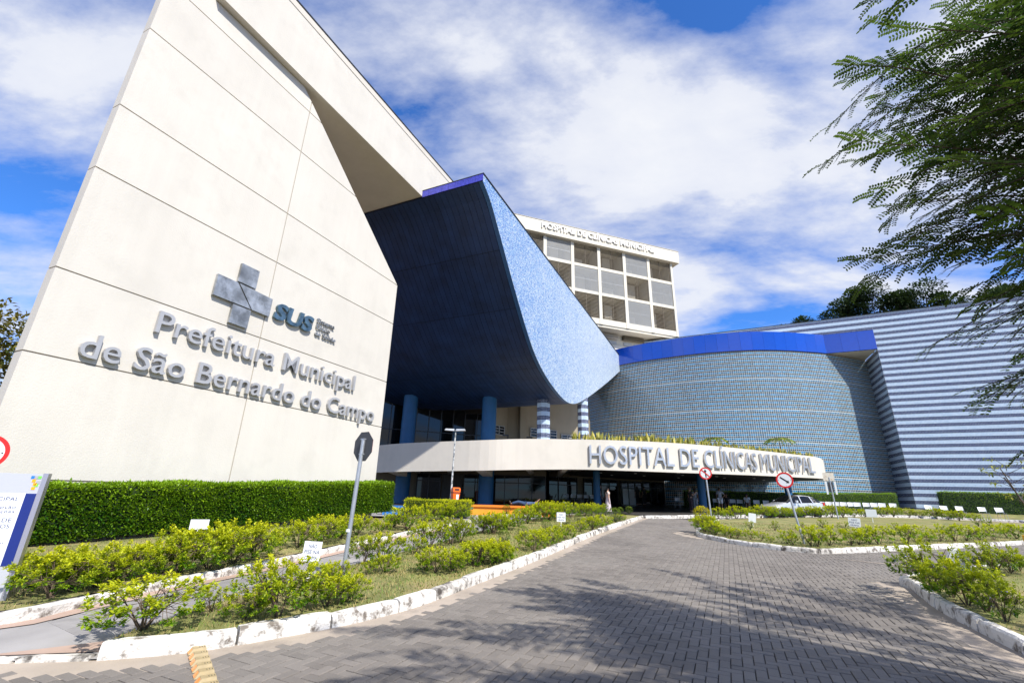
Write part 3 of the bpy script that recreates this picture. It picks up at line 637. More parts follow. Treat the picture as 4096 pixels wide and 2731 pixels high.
# ================================================================== ground, road, kerbs, lawns
M['soil'] = mat('dry_soil', (.16, .11, .06), .95, var=.3, vscale=2, bump=.6, bscale=40)
M['paver'] = mat('grey_paver', (.178, .157, .136), .82, var=.20, vscale=.5, island=.16, objr=.0, bump=.5, bscale=90, dirt=(.17, .155, .135), dscale=.5, dlo=.5, dhi=.75)
M['paver_one'] = mat('grey_paver_piece', (.178, .157, .136), .82, var=.20, vscale=.5, objr=.16, bump=.5, bscale=90, dirt=(.17, .155, .135), dscale=.5, dlo=.5, dhi=.75)
M['bed'] = mat('paving_sand', (.045, .038, .032), .95, var=.3, vscale=5)
M['concrete'] = mat('gutter_concrete', (.36, .30, .24), .9, var=.15, vscale=1.5, bump=.4, bscale=50, dirt=(.20, .17, .14), dscale=1.2)
M['kerb'] = mat('limewashed_kerb', (.66, .63, .58), .85, var=.10, vscale=2, bump=.8, bscale=30, dirt=(.16, .135, .11), dscale=7, dlo=.50, dhi=.64, objr=.06)
M['kerb_old'] = mat('worn_kerb', (.60, .56, .50), .9, var=.12, vscale=3, bump=.7, bscale=30, dirt=(.07, .06, .05), dscale=4.5, dlo=.46, dhi=.60)
M['lawn'] = mat('dry_lawn', (.18, .185, .055), .95, var=.35, vscale=1.2, bump=.8, bscale=60, dirt=(.34, .25, .12), dscale=1.3, dlo=.46, dhi=.7)
M['path'] = mat('grey_stone_paving', (.29, .275, .265), .8, var=.18, vscale=1.4, bump=.2, dirt=(.20, .19, .185), dscale=.8)
M['pink'] = mat('pink_stone_border', (.40, .285, .225), .85, var=.12, vscale=2)
def sheet(poly, dz, th=0.0):
    """tilted sheet over a plan polygon, following the forecourt's slope"""
    b = MB(); top = [Vector((x, y, gz(x, y)+dz)) for x, y in poly]; flat = [Vector((x, y, 0)) for x, y in poly]; tri = tessellate_polygon([flat])
    area = sum(poly[i][0]*poly[(i+1) % len(poly)][1]-poly[(i+1) % len(poly)][0]*poly[i][1] for i in range(len(poly)))
    fs = []
    for t in tri:
        a_, b_, c_ = (flat[i] for i in t); fs.append(tuple(t) if (b_-a_).cross(c_-a_).z > 0 else tuple(reversed(t)))
    b.add(top, fs)
    if th:
        n = len(top)
        for i in range(n):
            p, q = top[i], top[(i+1) % n]; b.add([p-ZV*th, q-ZV*th, q, p], [(0, 1, 2, 3) if area > 0 else (3, 2, 1, 0)])
    return b
g = MB(); ys = [-300, -40, 0, 30, 60, 400]; xs = [-400, 0, 400]
g.grid([[(x, y, gz(x, y)-.09) for x in xs] for y in ys], flip=False); g.build('ground', M['soil'], kind='structure')
KA = [(-3.66, 4.79), (-2.96, 5.07), (-2.29, 5.61), (-1.73, 6.16), (-1.24, 6.83), (-.9, 7.5), (-.54, 8.34), (.55, 10.83), (1.6, 13.41), (3.18, 17.33), (5.36, 22.2), (7.85, 27.72)]
KB = [(-9.0, 4.95), (-6.8, 5.15), (-5.8, 5.42), (-5.42, 5.85), (-5.36, 6.25), (-5.22, 6.95), (-4.92, 8.1), (-4.5, 9.4), (-4.02, 11.65), (-3.69, 12.9), (-3.27, 15.07), (-2.92, 16.3), (-2.24, 18.67), (-1.6, 20.6)]
PR = [(-3.75, 5.0), (-3.72, 5.5), (-3.62, 6.3), (-3.4, 7.4), (-2.95, 9.0), (-2.4, 10.89), (-1.83, 12.88), (-1.1, 15.5), (-.25, 18.56), (.8, 21.6), (1.9, 23.9), (3.3, 26.6), (4.9, 28.9)]
IF = [(9.9, 23.5), (8.5, 20.9), (7.55, 19.3), (7.08, 18.2), (6.95, 17.27), (7.05, 16.3), (7.32, 15.35), (7.82, 14.55), (8.38, 14.0), (8.99, 13.85), (11.16, 14.67), (12.57, 15.29), (14.92, 16.25), (19.26, 18.16), (26, 21.3), (36, 26.2)]
IB = [(9.9, 23.5), (11.6, 26.5), (14.46, 28.6), (20.77, 32.1), (24.4, 34.1), (28.6, 34.6), (32, 33.2), (36, 30.5)]
RB = [(7.72, 9.72), (7.46, 9.5), (7.38, 9.15), (7.06, 8.62), (6.44, 7.56), (5.94, 6.4), (5.62, 5.6), (5.2, 4.2), (4.9, 2.6)]
RBB = [(7.72, 9.72), (8.49, 10.2), (10.35, 11.2), (13, 12.2), (18, 14.0)]
BK_ = [(7.85, 27.72), (10.13, 29.0), (12.16, 30.2), (16.5, 32.3), (22.13, 35.0), (27, 37.2), (33, 37.0), (40, 34.0)]
road = tag(sheet([(-9, -3), (12, -3), (40, 10), (40, 32), (33, 37.0), (27, 37.2), (22.13, 35.0), (12.16, 30.2), (7.85, 27.72), (5.36, 22.2), (3.18, 17.33), (.55, 10.83), (-1.24, 6.83), (-3.66, 4.79), (-9, 3.2)], -.045).build('road', M['bed']), kind='structure')
def inside(x, y, poly):
    c = False
    for i in range(len(poly)):
        (x0, y0), (x1, y1) = poly[i], poly[i-1]
        if (y0 > y) != (y1 > y) and x < (x1-x0)*(y-y0)/(y1-y0)+x0: c = not c
    return c
def offset_line(pts, d):
    vs = [Vector((*p, 0)) for p in pts]; ns = normals2d(vs); return [(v.x+n.x*d, v.y+n.y*d) for v, n in zip(vs, ns)]
def strip_between(a, c): return list(a)+list(reversed(c))
GA = offset_line(KA, .30); GB = offset_line(KA, .42)                      # gutter towards the road
IFo = [(v[0], v[1]) for v in offset_line(IF, -.0)]
tag(sheet(strip_between([(-8, 4.15)]+offset_line(KA, -.02), [(-8, 3.72)]+GB), -.006).build('gutter', M['concrete']), kind='structure')
RG = offset_line(RB, .0); RGo = offset_line(RB, .42)
tag(sheet(strip_between(RG, offset_line(RB, .55)), -.005).build('gutter', M['concrete']), kind='structure')
tag(sheet([(6.45, 19.0), (7.0, 19.6), (7.6, 19.4), (7.1, 18.2), (6.97, 17.0), (6.75, 16.9), (6.4, 17.6)], -.006).build('gutter', M['concrete']), kind='structure')
# herringbone pavers, laid square to the sign wall
ROADP = [(-8, 1.5)]+[(-8, 3.85)]+GA+[(8.2, 27.3), (9.4, 27.9), (10.2, 27.6), (9.6, 24.2)]+IF[1:]+[(36, 24), (22, 15.6)]+list(reversed(RBB))[1:]+RGo[1:]+[(4.5, 1.5)]
HOLE = [(6.45, 19.0), (7.0, 19.6), (7.6, 19.4), (7.1, 18.2), (6.97, 17.0), (6.75, 16.9), (6.4, 17.6)]
PT = .1035; JW = .0075
def rd(s, t, dz=0): v = P(s, t, 0); return Vector((v.x, v.y, gz(v.x, v.y)+dz))
cells = []
for iy in range(-230, 140):
    for ix in range(-180, 330):
        k = (ix-iy) % 4
        if k == 0: c = (ix+1, iy+.5, 1)
        elif k == 2: c = (ix+.5, iy, 0)
        else: continue
        t, s = c[0]*PT, c[1]*PT; v = O_+U*s+T*t
        if v.y < 1.6 or v.y > 28.2 or v.x > 20 or v.x < -7.5: continue
        if inside(v.x, v.y, ROADP) and not inside(v.x, v.y, HOLE): cells.append((v.x, v.y, s, t, c[2]))
# the largest in view become pieces of their own
def in_view(x, y): return y > 4.0 and abs(x) < y*1.0
order = sorted([c for c in cells if in_view(c[0], c[1])], key=lambda c: c[0]**2+c[1]**2)
near = set(id(c) for c in order[:300])
def paver_geo(ls, lt):
    hs, ht = ls/2-JW/2, lt/2-JW/2; ch = .006; b = MB()
    bot = [(-hs, -ht), (hs, -ht), (hs, ht), (-hs, ht)]; top = [(-hs+ch, -ht+ch), (hs-ch, -ht+ch), (hs-ch, ht-ch), (-hs+ch, ht-ch)]
    return bot, top
def paver_pts(s, t, o, jz, tilt):
    bot, top = paver_geo(PT*(1 if o else 2), PT*(2 if o else 1))
    v = [rd(s+a, t+c, -.04) for a, c in bot]+[rd(s+a, t+c, -.005+jz+tilt*a) for a, c in bot]+[rd(s+a, t+c, jz+tilt*a) for a, c in top]
    return v
PF = [(0, 1, 5, 4), (1, 2, 6, 5), (2, 3, 7, 6), (3, 0, 4, 7), (4, 5, 9, 8), (5, 6, 10, 9), (6, 7, 11, 10), (7, 4, 8, 11), (8, 9, 10, 11)]
PF = [tuple(reversed(f)) for f in PF]
big = MB(); one = {}
c0 = P(0, 0, 0)
for o in (0, 1):
    z0 = Vector((c0.x, c0.y, gz(c0.x, c0.y))); v = [p-z0 for p in paver_pts(0, 0, o, 0, 0)]
    m_ = MB(); m_.add(v, PF); one[o] = m_.mesh('paver', M['paver_one'])
for c in cells:
    jz = rng.gauss(0, .0018)
    if id(c) in near: inst('paver', one[c[4]], road, (c[0], c[1], gz(c[0], c[1])+jz))
    else: big.add(paver_pts(c[2], c[3], c[4], jz, rng.gauss(0, .015)), PF)
o = big.build('paver', M['paver'], road); o['kind'] = 'stuff'
# worn paint and a pale concrete strip set in the road
tag(sheet([(8.3, 13.15), (8.45, 13.0), (10.2, 11.2), (10.6, 11.25), (9.7, 11.95)], .006).build('concrete_strip', M['concrete']), kind='structure')
tag(sheet([(-5.6, 3.75), (-4.45, 4.0), (-4.5, 3.86), (-5.6, 3.55)], .007).build('road_marking', mat('worn_white_paint', (.55, .54, .52), .8, dirt=(.2, .19, .18), dscale=8, dlo=.45, dhi=.6)), kind='structure')

def kerb(name, line, w, h, m, sink=.05, stone=.9, flip=1):
    """row of single kerb stones along a line; the line is the road-side foot"""
    root = tag(bpy.data.objects.new(name, None), kind='structure'); COL.objects.link(root); root.location = (line[0][0], line[0][1], gz(*line[0]))
    pts = resample_n(catmull(line, 8), stone/6); ns = normals2d(pts); i = 0; k = 6
    while i < len(pts)-1:
        L = min(k+rng.choice((-1, 0, 0, 1)), len(pts)-1-i); seg = list(range(i, i+L+1)); b = MB(); rows = []; dh = rng.uniform(-.008, .008)
        for q, j in enumerate(seg):
            p, n = pts[j], -ns[j]*flip; e = .012 if q in (0, L) else 0; d = Vector((-ns[j].y, ns[j].x, 0))*(e if q == 0 else -e if q == L else 0)
            z = gz(p.x, p.y); hh = h+dh+rng.uniform(-.006, .006)-(e*.8); ch = .025
            prof = [(0-0, -sink), (.004+rng.uniform(-.004, .004), h*.5), (.012, hh-ch), (.012+ch, hh), (w-ch, hh), (w, hh-ch), (w, -sink)]
            rows.append([p+d+n*a+ZV*(z+c) for a, c in prof])
        b.grid(rows, flip=(flip < 0)); b.add(rows[0], [tuple(range(7))]); b.add(rows[-1], [tuple(reversed(range(7)))])
        b.build('kerb_stone', m if not isinstance(m, list) else rng.choice(m), root); i += L
    return root
kerb('road_kerb', KA, .15, .145, [M['kerb'], M['kerb'], M['kerb_old']], stone=.95)
kerb('path_kerb', KB, .13, .13, M['kerb'], flip=-1 if False else -1)
kerb('island_kerb', IF, .14, .135, [M['kerb'], M['kerb_old'], M['kerb']], stone=1.0)
kerb('island_kerb', IB, .12, .12, M['kerb'], flip=-1)
kerb('verge_kerb', RB, .15, .15, M['kerb'], stone=1.1)
kerb('verge_kerb', RBB, .13, .13, M['kerb'], flip=-1)
kerb('platform_kerb', BK_, .16, .14, M['kerb'], stone=1.2, flip=-1)
kerb('path_edging', PR, .05, .07, M['concrete'], stone=.8)
# lawns and beds
KAi = offset_line(KA, -.13); lawnA = strip_between(KAi, offset_line(PR, .05))
LA = tag(sheet(lawnA, .115).build('planting_bed', M['lawn']), kind='structure')
lawnB = strip_between(offset_line(KB, -.11), [(-14, 3.6), (-13, 6), (-9.9, 10.1), (-7.2, 16.0), (-4.9, 21.0), (-3.6, 23.8)])
LB = tag(sheet(lawnB, .11).build('front_lawn', M['lawn']), kind='structure')
lawnI = IF[1:]+list(reversed(IB))
ii = offset_line(IF, -.11)[1:]+list(reversed(offset_line(IB, .09)))
LI = tag(sheet(ii, .118).build('island_lawn', M['lawn']), kind='structure')
lawnR = offset_line(RB, -.12)[1:]+[(6.5, 1.5), (20, 6), (18, 13.9)]+list(reversed(offset_line(RBB, .11)))[1:]
LR = tag(sheet(lawnR, .13).build('verge_lawn', M['lawn']), kind='structure')
# footpath between lawn and bed, with a pink border
fpath = tag(sheet(strip_between(offset_line(KB, .0), offset_line(PR, .0)), .004).build('footpath', M['bed']), kind='structure')
M['slab'] = mat('grey_stone_slab', (.27, .255, .245), .8, var=.2, vscale=3.0, bump=.3, objr=.12, dirt=(.18, .17, .165), dscale=1.6, dlo=.45, dhi=.8)
def even(pts, n):
    v_ = resample_n(catmull(pts, 8), .05); return [v_[round(i*(len(v_)-1)/n)] for i in range(n+1)]
KBs, PRs = even(offset_line(KB[3:], .345), 44), even(PR, 44)
for i in range(44):
    for j in range(3):
        f0, f1 = j/3+.004, (j+1)/3-.004; sh = .5*(j % 2)
        def pt(i_, f): q0 = min(43.999, max(0, i_)); k0 = int(q0); return KBs[k0].lerp(KBs[k0+1], q0-k0).lerp(PRs[k0].lerp(PRs[k0+1], q0-k0), f)
        lo_ = i+sh+.012 if i else .012; c4 = [pt(lo_, f0), pt(lo_, f1), pt(i+sh+.988, f1), pt(i+sh+.988, f0)]
        if (c4[0]-c4[2]).length < .12: continue
        jz = rng.uniform(-.002, .002); MB().hexa([p+ZV*(gz(p.x, p.y)-.02) for p in c4][::-1], [p+ZV*(gz(p.x, p.y)+.013+jz) for p in c4][::-1]).build('slab', M['slab'], fpath)
tag(sheet(strip_between(offset_line(KB, .005), offset_line(KB, .34)), .019).build('path_border', M['pink']), kind='structure')
tag(sheet([(-9, 3.98), (-3.64, 4.8), (-3.74, 5.3), (-5.4, 6.0), (-5.85, 5.40), (-6.8, 5.14), (-9.0, 4.94)], .009).build('footpath', M['path']), kind='structure')
kerb('path_kerb', [(-9, 3.95), (-6, 4.42), (-3.7, 4.78)], .12, .03, M['kerb_old'])
tag(sheet([(-3.76, 5.35), (-3.77, 4.95), (-4.7, 4.75), (-4.3, 5.0)], .018).build('path_border', M['pink']), kind='structure')
tag(sheet([(-1.6, 20.6), (4.9, 28.9), (6.6, 30.0), (-2.2, 27.8), (-8, 27), (-6.5, 23.2), (-3.6, 23.4)], .010).build('forecourt_paving', M['path']), kind='structure')
tag(sheet(strip_between([(30.6, 33.9), (34.5, 31.0)], [(31.2, 34.6), (35.2, 31.6)]), .13).build('footpath', M['concrete']), kind='structure')
# platform under the marquee and bank behind the chairs
tag(sheet([(7.95, 27.9)]+offset_line(BK_, -.14)[1:6]+[(26, 43), (17, 49), (3, 43), (-13, 37), (-13, 30.5), (-8, 27.2), (-2.2, 27.8), (6.6, 30.0)], .128, .2).build('platform_floor', M['floor_dark']), kind='structure')
b = MB()
bankF = [(26.0, 38.6), (29, 39.2), (33, 38.0), (40, 34.6), (60, 24.5)]; bankB = [(26.0, 44.0), (31, 44.2), (38, 42.2), (44, 38.8), (62, 29.5)]
b.grid([[Vector((x, y, gz(x, y)+.02)) for x, y in bankF], [Vector(((x+x2)/2, (y+y2)/2, gz(x, y)+.38)) for (x, y), (x2, y2) in zip(bankF, bankB)], [Vector((x, y, gz(x, y)+.52)) for x, y in bankB]], flip=True)
tag(b.build('grass_bank', M['lawn']), kind='structure')
b = sheet([(24.5, 36.5), (27, 37.4), (33, 37.15), (40, 34.1), (60, 24), (60, 26), (40, 35.6), (33, 39.2), (26, 39.6)], .135, .1); tag(b.build('terrace_paving', M['path']), kind='structure')
# grass blades
def grass(name, poly, dz, n, hmin, hmax, m, ymax):
    xs = [p[0] for p in poly]; ys_ = [min(p[1], ymax) for p in poly]; b = MB(); k = 0; tries = 0
    while k < n and tries < n*8:
        tries += 1; x, y = rng.uniform(min(xs), max(xs)), rng.uniform(min(ys_), max(ys_))
        if abs(x) > y*1.35+1 or rng.random() > min(1, (9/max(4, y))**1.3) or not inside(x, y, poly): continue
        h = rng.uniform(hmin, hmax); a = rng.uniform(0, 6.28); l = rng.uniform(.2, 1.0)*h; w = .0035+.0005*y; z = gz(x, y)+dz-.004
        ca, sa_ = math.cos(a), math.sin(a); b.add([(x-sa_*w, y+ca*w, z), (x+sa_*w, y-ca*w, z), (x+ca*l, y+sa_*l, z+h)], [(0, 1, 2)], 0, [(rng.random(), 0, 0)]*3); k += 1
    o = b.build(name, m, attr='tip'); o['label'] = None; del o['label']; return tag(o, kind='stuff')
M['grass'] = leaf_mat('grass_blade', (.12, .21, .028), (.44, .34, .14), .25, .7, .5)
for nm, poly, dz, n in (('grass', lawnA, .115, 26000), ('grass', lawnB, .11, 14000), ('grass', ii, .118, 16000), ('grass', lawnR, .13, 9000)):
    tag(grass(nm, poly, dz, n, .015, .05, M['grass'], 24), {'0': ''}.get('x'))
# ================================================================== plants
M['bark'] = mat('bark', (.085, .06, .04), .9, var=.3, vscale=20, bump=.6, bscale=40)
M['twig'] = mat('shrub_twig', (.10, .07, .045), .9, var=.2, vscale=20)
M['gold'] = leaf_mat('golden_duranta_leaf', (.10, .25, .008), (.62, .62, .012), .45, .5, .22)
M['gold2'] = leaf_mat('green_duranta_leaf', (.065, .17, .012), (.46, .50, .015), .42, .5, .25)
M['box_leaf'] = leaf_mat('ball_shrub_leaf', (.045, .10, .012), (.19, .27, .02), .3, .5, .3)
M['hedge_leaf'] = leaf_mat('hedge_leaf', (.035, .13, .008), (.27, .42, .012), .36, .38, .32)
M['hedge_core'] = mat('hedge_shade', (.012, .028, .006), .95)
M['tree_leaf'] = leaf_mat('feather_leaf', (.020, .055, .012), (.11, .18, .02), .38, .45, .28)
M['pine'] = leaf_mat('dark_needle', (.012, .032, .010), (.06, .10, .02), .15, .6, .3)
M['left_leaf'] = leaf_mat('olive_leaf', (.06, .09, .015), (.30, .24, .04), .3, .5, .35)
M['pale_leaf'] = leaf_mat('sapling_leaf', (.14, .20, .02), (.42, .40, .05), .4, .5, .3)
M['spike'] = leaf_mat('spike_leaf', (.16, .20, .03), (.55, .47, .10), .2, .45, .35)
M['palm'] = leaf_mat('palm_leaf', (.05, .11, .012), (.30, .34, .03), .3, .45, .25)
M['yellow_leaf'] = leaf_mat('yellow_topiary_leaf', (.30, .33, .01), (.62, .52, .01), .35, .5, .3)
M['flower'] = mat('lilac_flower', (.42, .38, .72), .6)
def leaf(b, p, d, ln, wd, tip, r, up=None):
    """one folded leaf: base p, direction d"""
    d = d.normalized(); s = d.cross(Vector((0, 0, 1)) if up is None else up)
    if s.length < 1e-3: s = Vector((1, 0, 0))
    s.normalize(); n = s.cross(d); q = p+d*ln; m = p+d*(ln*.45)
    b.add([p, m+s*wd*.5+n*wd*.22, q, m-s*wd*.5+n*wd*.22], [(0, 1, 2), (0, 2, 3)], 0, [(tip, 0, 0)]*4)
def rvec(r, zmin=-1):
    while True:
        v = Vector((r.uniform(-1, 1), r.uniform(-1, 1), r.uniform(zmin, 1)))
        if .05 < v.length < 1: return v.normalized()
def shrub_meshes(seed, wide=.62, clusters=96, per=24, lsz=.080, mt='gold', tall=1.0, flowers=False, low=.14):
    r = random.Random(seed); fb, sb, fl_ = MB(), MB(), MB()
    stems = []
    for k in range(r.randint(5, 8)):
        a = r.uniform(0, 6.28); rad = wide*r.uniform(.35, .85); top = Vector((math.cos(a)*rad, math.sin(a)*rad, tall*r.uniform(.5, .86)))
        mid = Vector((top.x*.4, top.y*.4, top.z*.45))+Vector((r.uniform(-.04, .04), r.uniform(-.04, .04), 0)); base = Vector((r.uniform(-.03, .03), r.uniform(-.03, .03), -.06))
        sb.tube([base, mid, top], [.016, .011, .006], 5, cap=False); stems.append((mid, top))
    for k in range(clusters):
        a = r.uniform(0, 6.28); f = math.sqrt(r.random()); z = low+(tall*.93-low)*r.random()**.75; lim = wide*(.55+.65*math.sin(min(1, z/tall)*2.4)); c = Vector((math.cos(a)*f*lim, math.sin(a)*f*lim, z*(1-.22*f*f)))
        mid, top = min(stems, key=lambda s: (s[1]-c).length); sb.tube([mid.lerp(top, r.uniform(.3, 1)), c], [.006, .003], 4, cap=False)
        ax = (c-Vector((0, 0, .15))).normalized()*.6+Vector((0, 0, .6))
        for j in range(per):
            t = j/per; p = c+ax*(t*.11)+rvec(r)*.035; d = rvec(r)*.9+ax*.55
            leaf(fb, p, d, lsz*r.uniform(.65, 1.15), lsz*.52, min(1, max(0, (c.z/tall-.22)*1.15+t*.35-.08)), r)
        if flowers and r.random() < .18:
            for j in range(4): leaf(fl_, c+rvec(r)*.04+Vector((0, 0, .06)), rvec(r), .035, .035, 0, r)
    return fb.mesh('foliage', M[mt], attr='tip'), sb.mesh('stems', M['twig']), (fl_.mesh('flowers', M['flower']) if fl_.f else None)
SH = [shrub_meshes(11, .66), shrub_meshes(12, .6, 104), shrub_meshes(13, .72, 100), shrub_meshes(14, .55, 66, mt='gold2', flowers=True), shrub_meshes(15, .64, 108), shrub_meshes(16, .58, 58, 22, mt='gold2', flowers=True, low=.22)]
SPARSE = [shrub_meshes(21, .5, 32, 14, .125), shrub_meshes(22, .62, 36, 14, .125), shrub_meshes(23, .45, 24, 13, .12, 'gold2')]
def ball_meshes(seed, mt='box_leaf', n=900, lsz=.085):
    r = random.Random(seed); fb, sb = MB(), MB()
    for k in range(5): a = r.uniform(0, 6.28); sb.tube([(0, 0, -.06), (math.cos(a)*.08, math.sin(a)*.08, .25), (math.cos(a)*.2, math.sin(a)*.2, .5)], [.03, .02, .01], 5, cap=False)
    for k in range(n):
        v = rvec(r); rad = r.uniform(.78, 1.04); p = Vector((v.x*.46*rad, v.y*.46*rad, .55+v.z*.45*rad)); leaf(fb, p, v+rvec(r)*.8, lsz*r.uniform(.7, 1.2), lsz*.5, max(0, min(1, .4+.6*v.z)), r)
    return fb.mesh('foliage', M[mt], attr='tip'), sb.mesh('stems', M['twig']), None
BALL = [ball_meshes(31), ball_meshes(32)]
def plant(meshes, x, y, h, dz, label, group, name='shrub', cat='shrub', sx=1.0):
    t_ = thing(name, (x, y, gz(x, y)+dz), label, cat, group); rz = rng.uniform(0, 6.28); sc = (h*sx*rng.uniform(.95, 1.1), h*sx*rng.uniform(.95, 1.1), h)
    for nm, me in zip(('foliage', 'stems', 'flowers'), meshes):
        if me:
            o_ = inst(nm, me, t_, (0, 0, 0), rz, sc)
            if nm == 'flowers': o_['kind'] = 'stuff'
    return t_
SPOTS = {
    'lawn': [(-5.62, 6.36, 0.53), (-5.95, 6.75, 0.6), (-5.77, 6.78, 0.49), (-5.61, 6.99, 0.44), (-5.54, 7.19, 0.57), (-5.68, 7.66, 0.53), (-5.33, 7.83, 0.5), (-5.24, 8.1, 0.75), (-5.04, 8.54, 0.63), (-4.92, 9.01, 0.78), (-4.97, 9.8, 0.66), (-4.75, 11.29, 0.62), (-4.62, 12.16, 0.67), (-4.47, 13.18, 0.65), (-4.31, 14.11, 0.59), (-3.85, 14.98, 0.36), (-3.88, 16.73, 0.47), (-3.25, 15.99, 0.79), (-3.16, 19.56, 0.72), (-2.79, 20.4, 0.75), (-2.42, 20.91, 0.77)],
    'path': [(-3.63, 5.26, 0.52), (-3.38, 5.96, 0.28), (-2.54, 5.83, 0.67), (-2.54, 7.55, 0.36), (-2.67, 9.34, 0.54), (-2.4, 9.68, 0.56), (-1.99, 10.78, 0.39), (-1.86, 11.86, 0.66), (-1.41, 12.58, 0.7), (-1.23, 13.02, 0.6), (-0.78, 15.26, 0.64), (-0.42, 15.76, 0.67), (-0.41, 15.48, 0.65), (0.05, 16.9, 0.64), (0.46, 18.29, 0.65), (0.87, 19.9, 0.73), (1.22, 21.05, 0.78), (1.56, 21.54, 0.86), (1.9, 22.25, 0.85), (2.3, 23.02, 0.85), (2.8, 23.88, 0.82), (3.26, 24.77, 0.78), (3.76, 25.48, 0.73), (4.17, 25.91, 0.7), (4.68, 26.67, 0.69), (5.24, 27.77, 0.63), (5.74, 28.61, 0.61)],
    'road': [(-2.86, 5.71, 0.3), (-3.07, 6.49, 0.24), (-2.2, 6.33, 0.38), (-2.04, 6.61, 0.33), (-2.08, 8.59, 0.31), (-2.3, 8.33, 0.23), (-1.43, 8.94, 0.27), (-1.2, 8.67, 0.43), (-0.95, 8.89, 0.37), (-0.57, 9.48, 0.47), (-0.21, 9.84, 0.42), (-0.46, 9.92, 0.45), (-0.19, 10.0, 0.44), (0.02, 10.32, 0.29), (0.65, 11.89, 0.46), (1.03, 12.82, 0.47), (1.46, 13.74, 0.25), (1.7, 14.43, 0.45), (2.54, 16.95, 0.36), (3.16, 17.84, 0.5), (3.62, 18.75, 0.5), (4.12, 20.07, 0.2), (5.26, 22.54, 0.35)],
    'ball': [(-0.06, 13.38, 0.32), (0.48, 14.62, 0.35), (1.41, 17.31, 0.35), (2.38, 19.49, 0.32), (3.13, 21.21, 0.39), (3.98, 23.26, 0.38), (4.76, 24.92, 0.44), (5.47, 26.74, 0.4), (4.94, 22.05, 0.63), (6.85, 29.13, 0.4), (-0.03, 25.91, 0.48), (7.46, 29.43, 0.45)],
    'front': [(7.49, 18.39, 0.59), (7.44, 17.75, 0.47), (7.43, 17.3, 0.39), (7.59, 16.93, 0.38), (7.54, 16.38, 0.34), (7.63, 16.15, 0.3), (8.0, 16.0, 0.33), (8.1, 15.55, 0.29), (8.16, 15.12, 0.2), (8.62, 15.02, 0.42), (8.57, 14.6, 0.27), (9.05, 14.51, 0.6), (9.11, 14.33, 0.48), (9.79, 14.81, 0.61), (10.56, 14.98, 0.48), (10.99, 15.24, 0.49), (11.55, 15.53, 0.55), (11.9, 15.61, 0.59), (13.01, 15.86, 0.65), (13.96, 16.62, 0.58), (14.53, 16.76, 0.34), (15.22, 17.11, 0.4), (15.91, 17.28, 0.66), (16.69, 17.66, 0.57), (17.59, 18.09, 0.48), (18.32, 18.27, 0.59), (20.3, 19.67, 0.52), (20.12, 19.15, 0.62)],
    'back': [(11.75, 26.8, 0.71), (12.33, 27.03, 0.57), (12.98, 27.29, 0.83), (14.0, 27.7, 0.69), (15.23, 28.9, 0.88), (15.89, 29.16, 0.83), (16.7, 29.49, 0.84), (17.61, 30.25, 0.75), (18.4, 30.58, 0.7), (19.4, 31.39, 0.78), (20.08, 31.68, 0.85), (20.12, 30.89, 0.83), (21.43, 31.76, 0.94), (22.54, 32.22, 0.91), (23.84, 33.01, 0.69), (25.35, 34.05, 0.66), (27.32, 34.88, 0.83), (28.5, 35.38, 0.95), (30.32, 36.15, 0.75), (30.59, 35.54, 0.64), (30.65, 34.2, 0.92), (30.9, 33.65, 0.7), (30.39, 32.25, 0.86), (32.9, 33.8, 0.6)],
    'young': [(9.95, 19.81, 0.36), (10.9, 19.73, 0.41), (13.03, 21.32, 0.3), (14.31, 21.92, 0.42), (13.93, 19.99, 0.44), (17.38, 21.57, 0.38), (26.24, 26.83, 0.56), (25.4, 25.36, 0.53), (23.28, 22.66, 0.4)],
    'rbed': [(7.12, 8.37, 0.78), (7.68, 9.2, 0.42), (6.89, 7.79, 0.59), (6.68, 7.33, 0.62), (6.56, 6.93, 0.54), (6.33, 6.47, 0.47), (9.73, 10.12, 0.44), (10.01, 10.17, 0.64), (10.55, 10.39, 0.48), (11.02, 10.65, 0.37)],
}
def nth(i): return ORD[i]
DESC = {
    'lawn': ('golden shrub on the front lawn before the tall hedge, {} from the near end', 'golden shrubs on the front lawn', .11),
    'path': ('golden shrub in the bed along the footpath edge, {} from the near end', 'golden shrubs along the footpath', .115),
    'road': ('low golden shrub in the bed along the white road kerb, {} from the near end', 'golden shrubs along the road kerb', .115),
    'ball': ('clipped round shrub on the bed slope, {} from the near end', 'clipped round shrubs', .115),
    'front': ('golden shrub on the island behind its road kerb, {} from the left tip', 'golden shrubs on the island front', .118),
    'back': ('golden shrub on the far edge of the island lawn, {} from the left tip', 'golden shrubs on the island back', .118),
    'young': ('small sparse young shrub out on the island lawn, {} from the left', 'young shrubs on the island', .118),
    'rbed': ('dark golden shrub on the right-hand verge, {} in the row from its kerb tip', 'golden shrubs on the verge', .13)}
for key, spots in SPOTS.items():
    fmt, grp, dz = DESC[key]
    for i, (x, y, h) in enumerate(sorted(spots, key=lambda s: s[1] if key not in ('front', 'back', 'young') else s[0])):
        if key == 'ball': ms = BALL[i % 2]
        elif key == 'young': ms = SPARSE[2]
        elif key == 'front': ms = SPARSE[i % 2] if i > 3 else SH[i % 3]
        elif key in ('path',): ms = SH[(0, 4, 5, 1, 3, 2)[i % 6]]
        elif h < .3: ms = SPARSE[i % 2]
        else: ms = SH[(0, 1, 2, 4, 0, 1)[i % 6]] if key != 'rbed' else SH[(3, 5, 1)[i % 3]]
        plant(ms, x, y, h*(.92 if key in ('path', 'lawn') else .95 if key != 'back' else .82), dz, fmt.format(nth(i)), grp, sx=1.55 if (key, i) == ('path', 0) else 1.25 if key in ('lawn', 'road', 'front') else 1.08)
YB = ball_meshes(41, 'yellow_leaf', 1100)
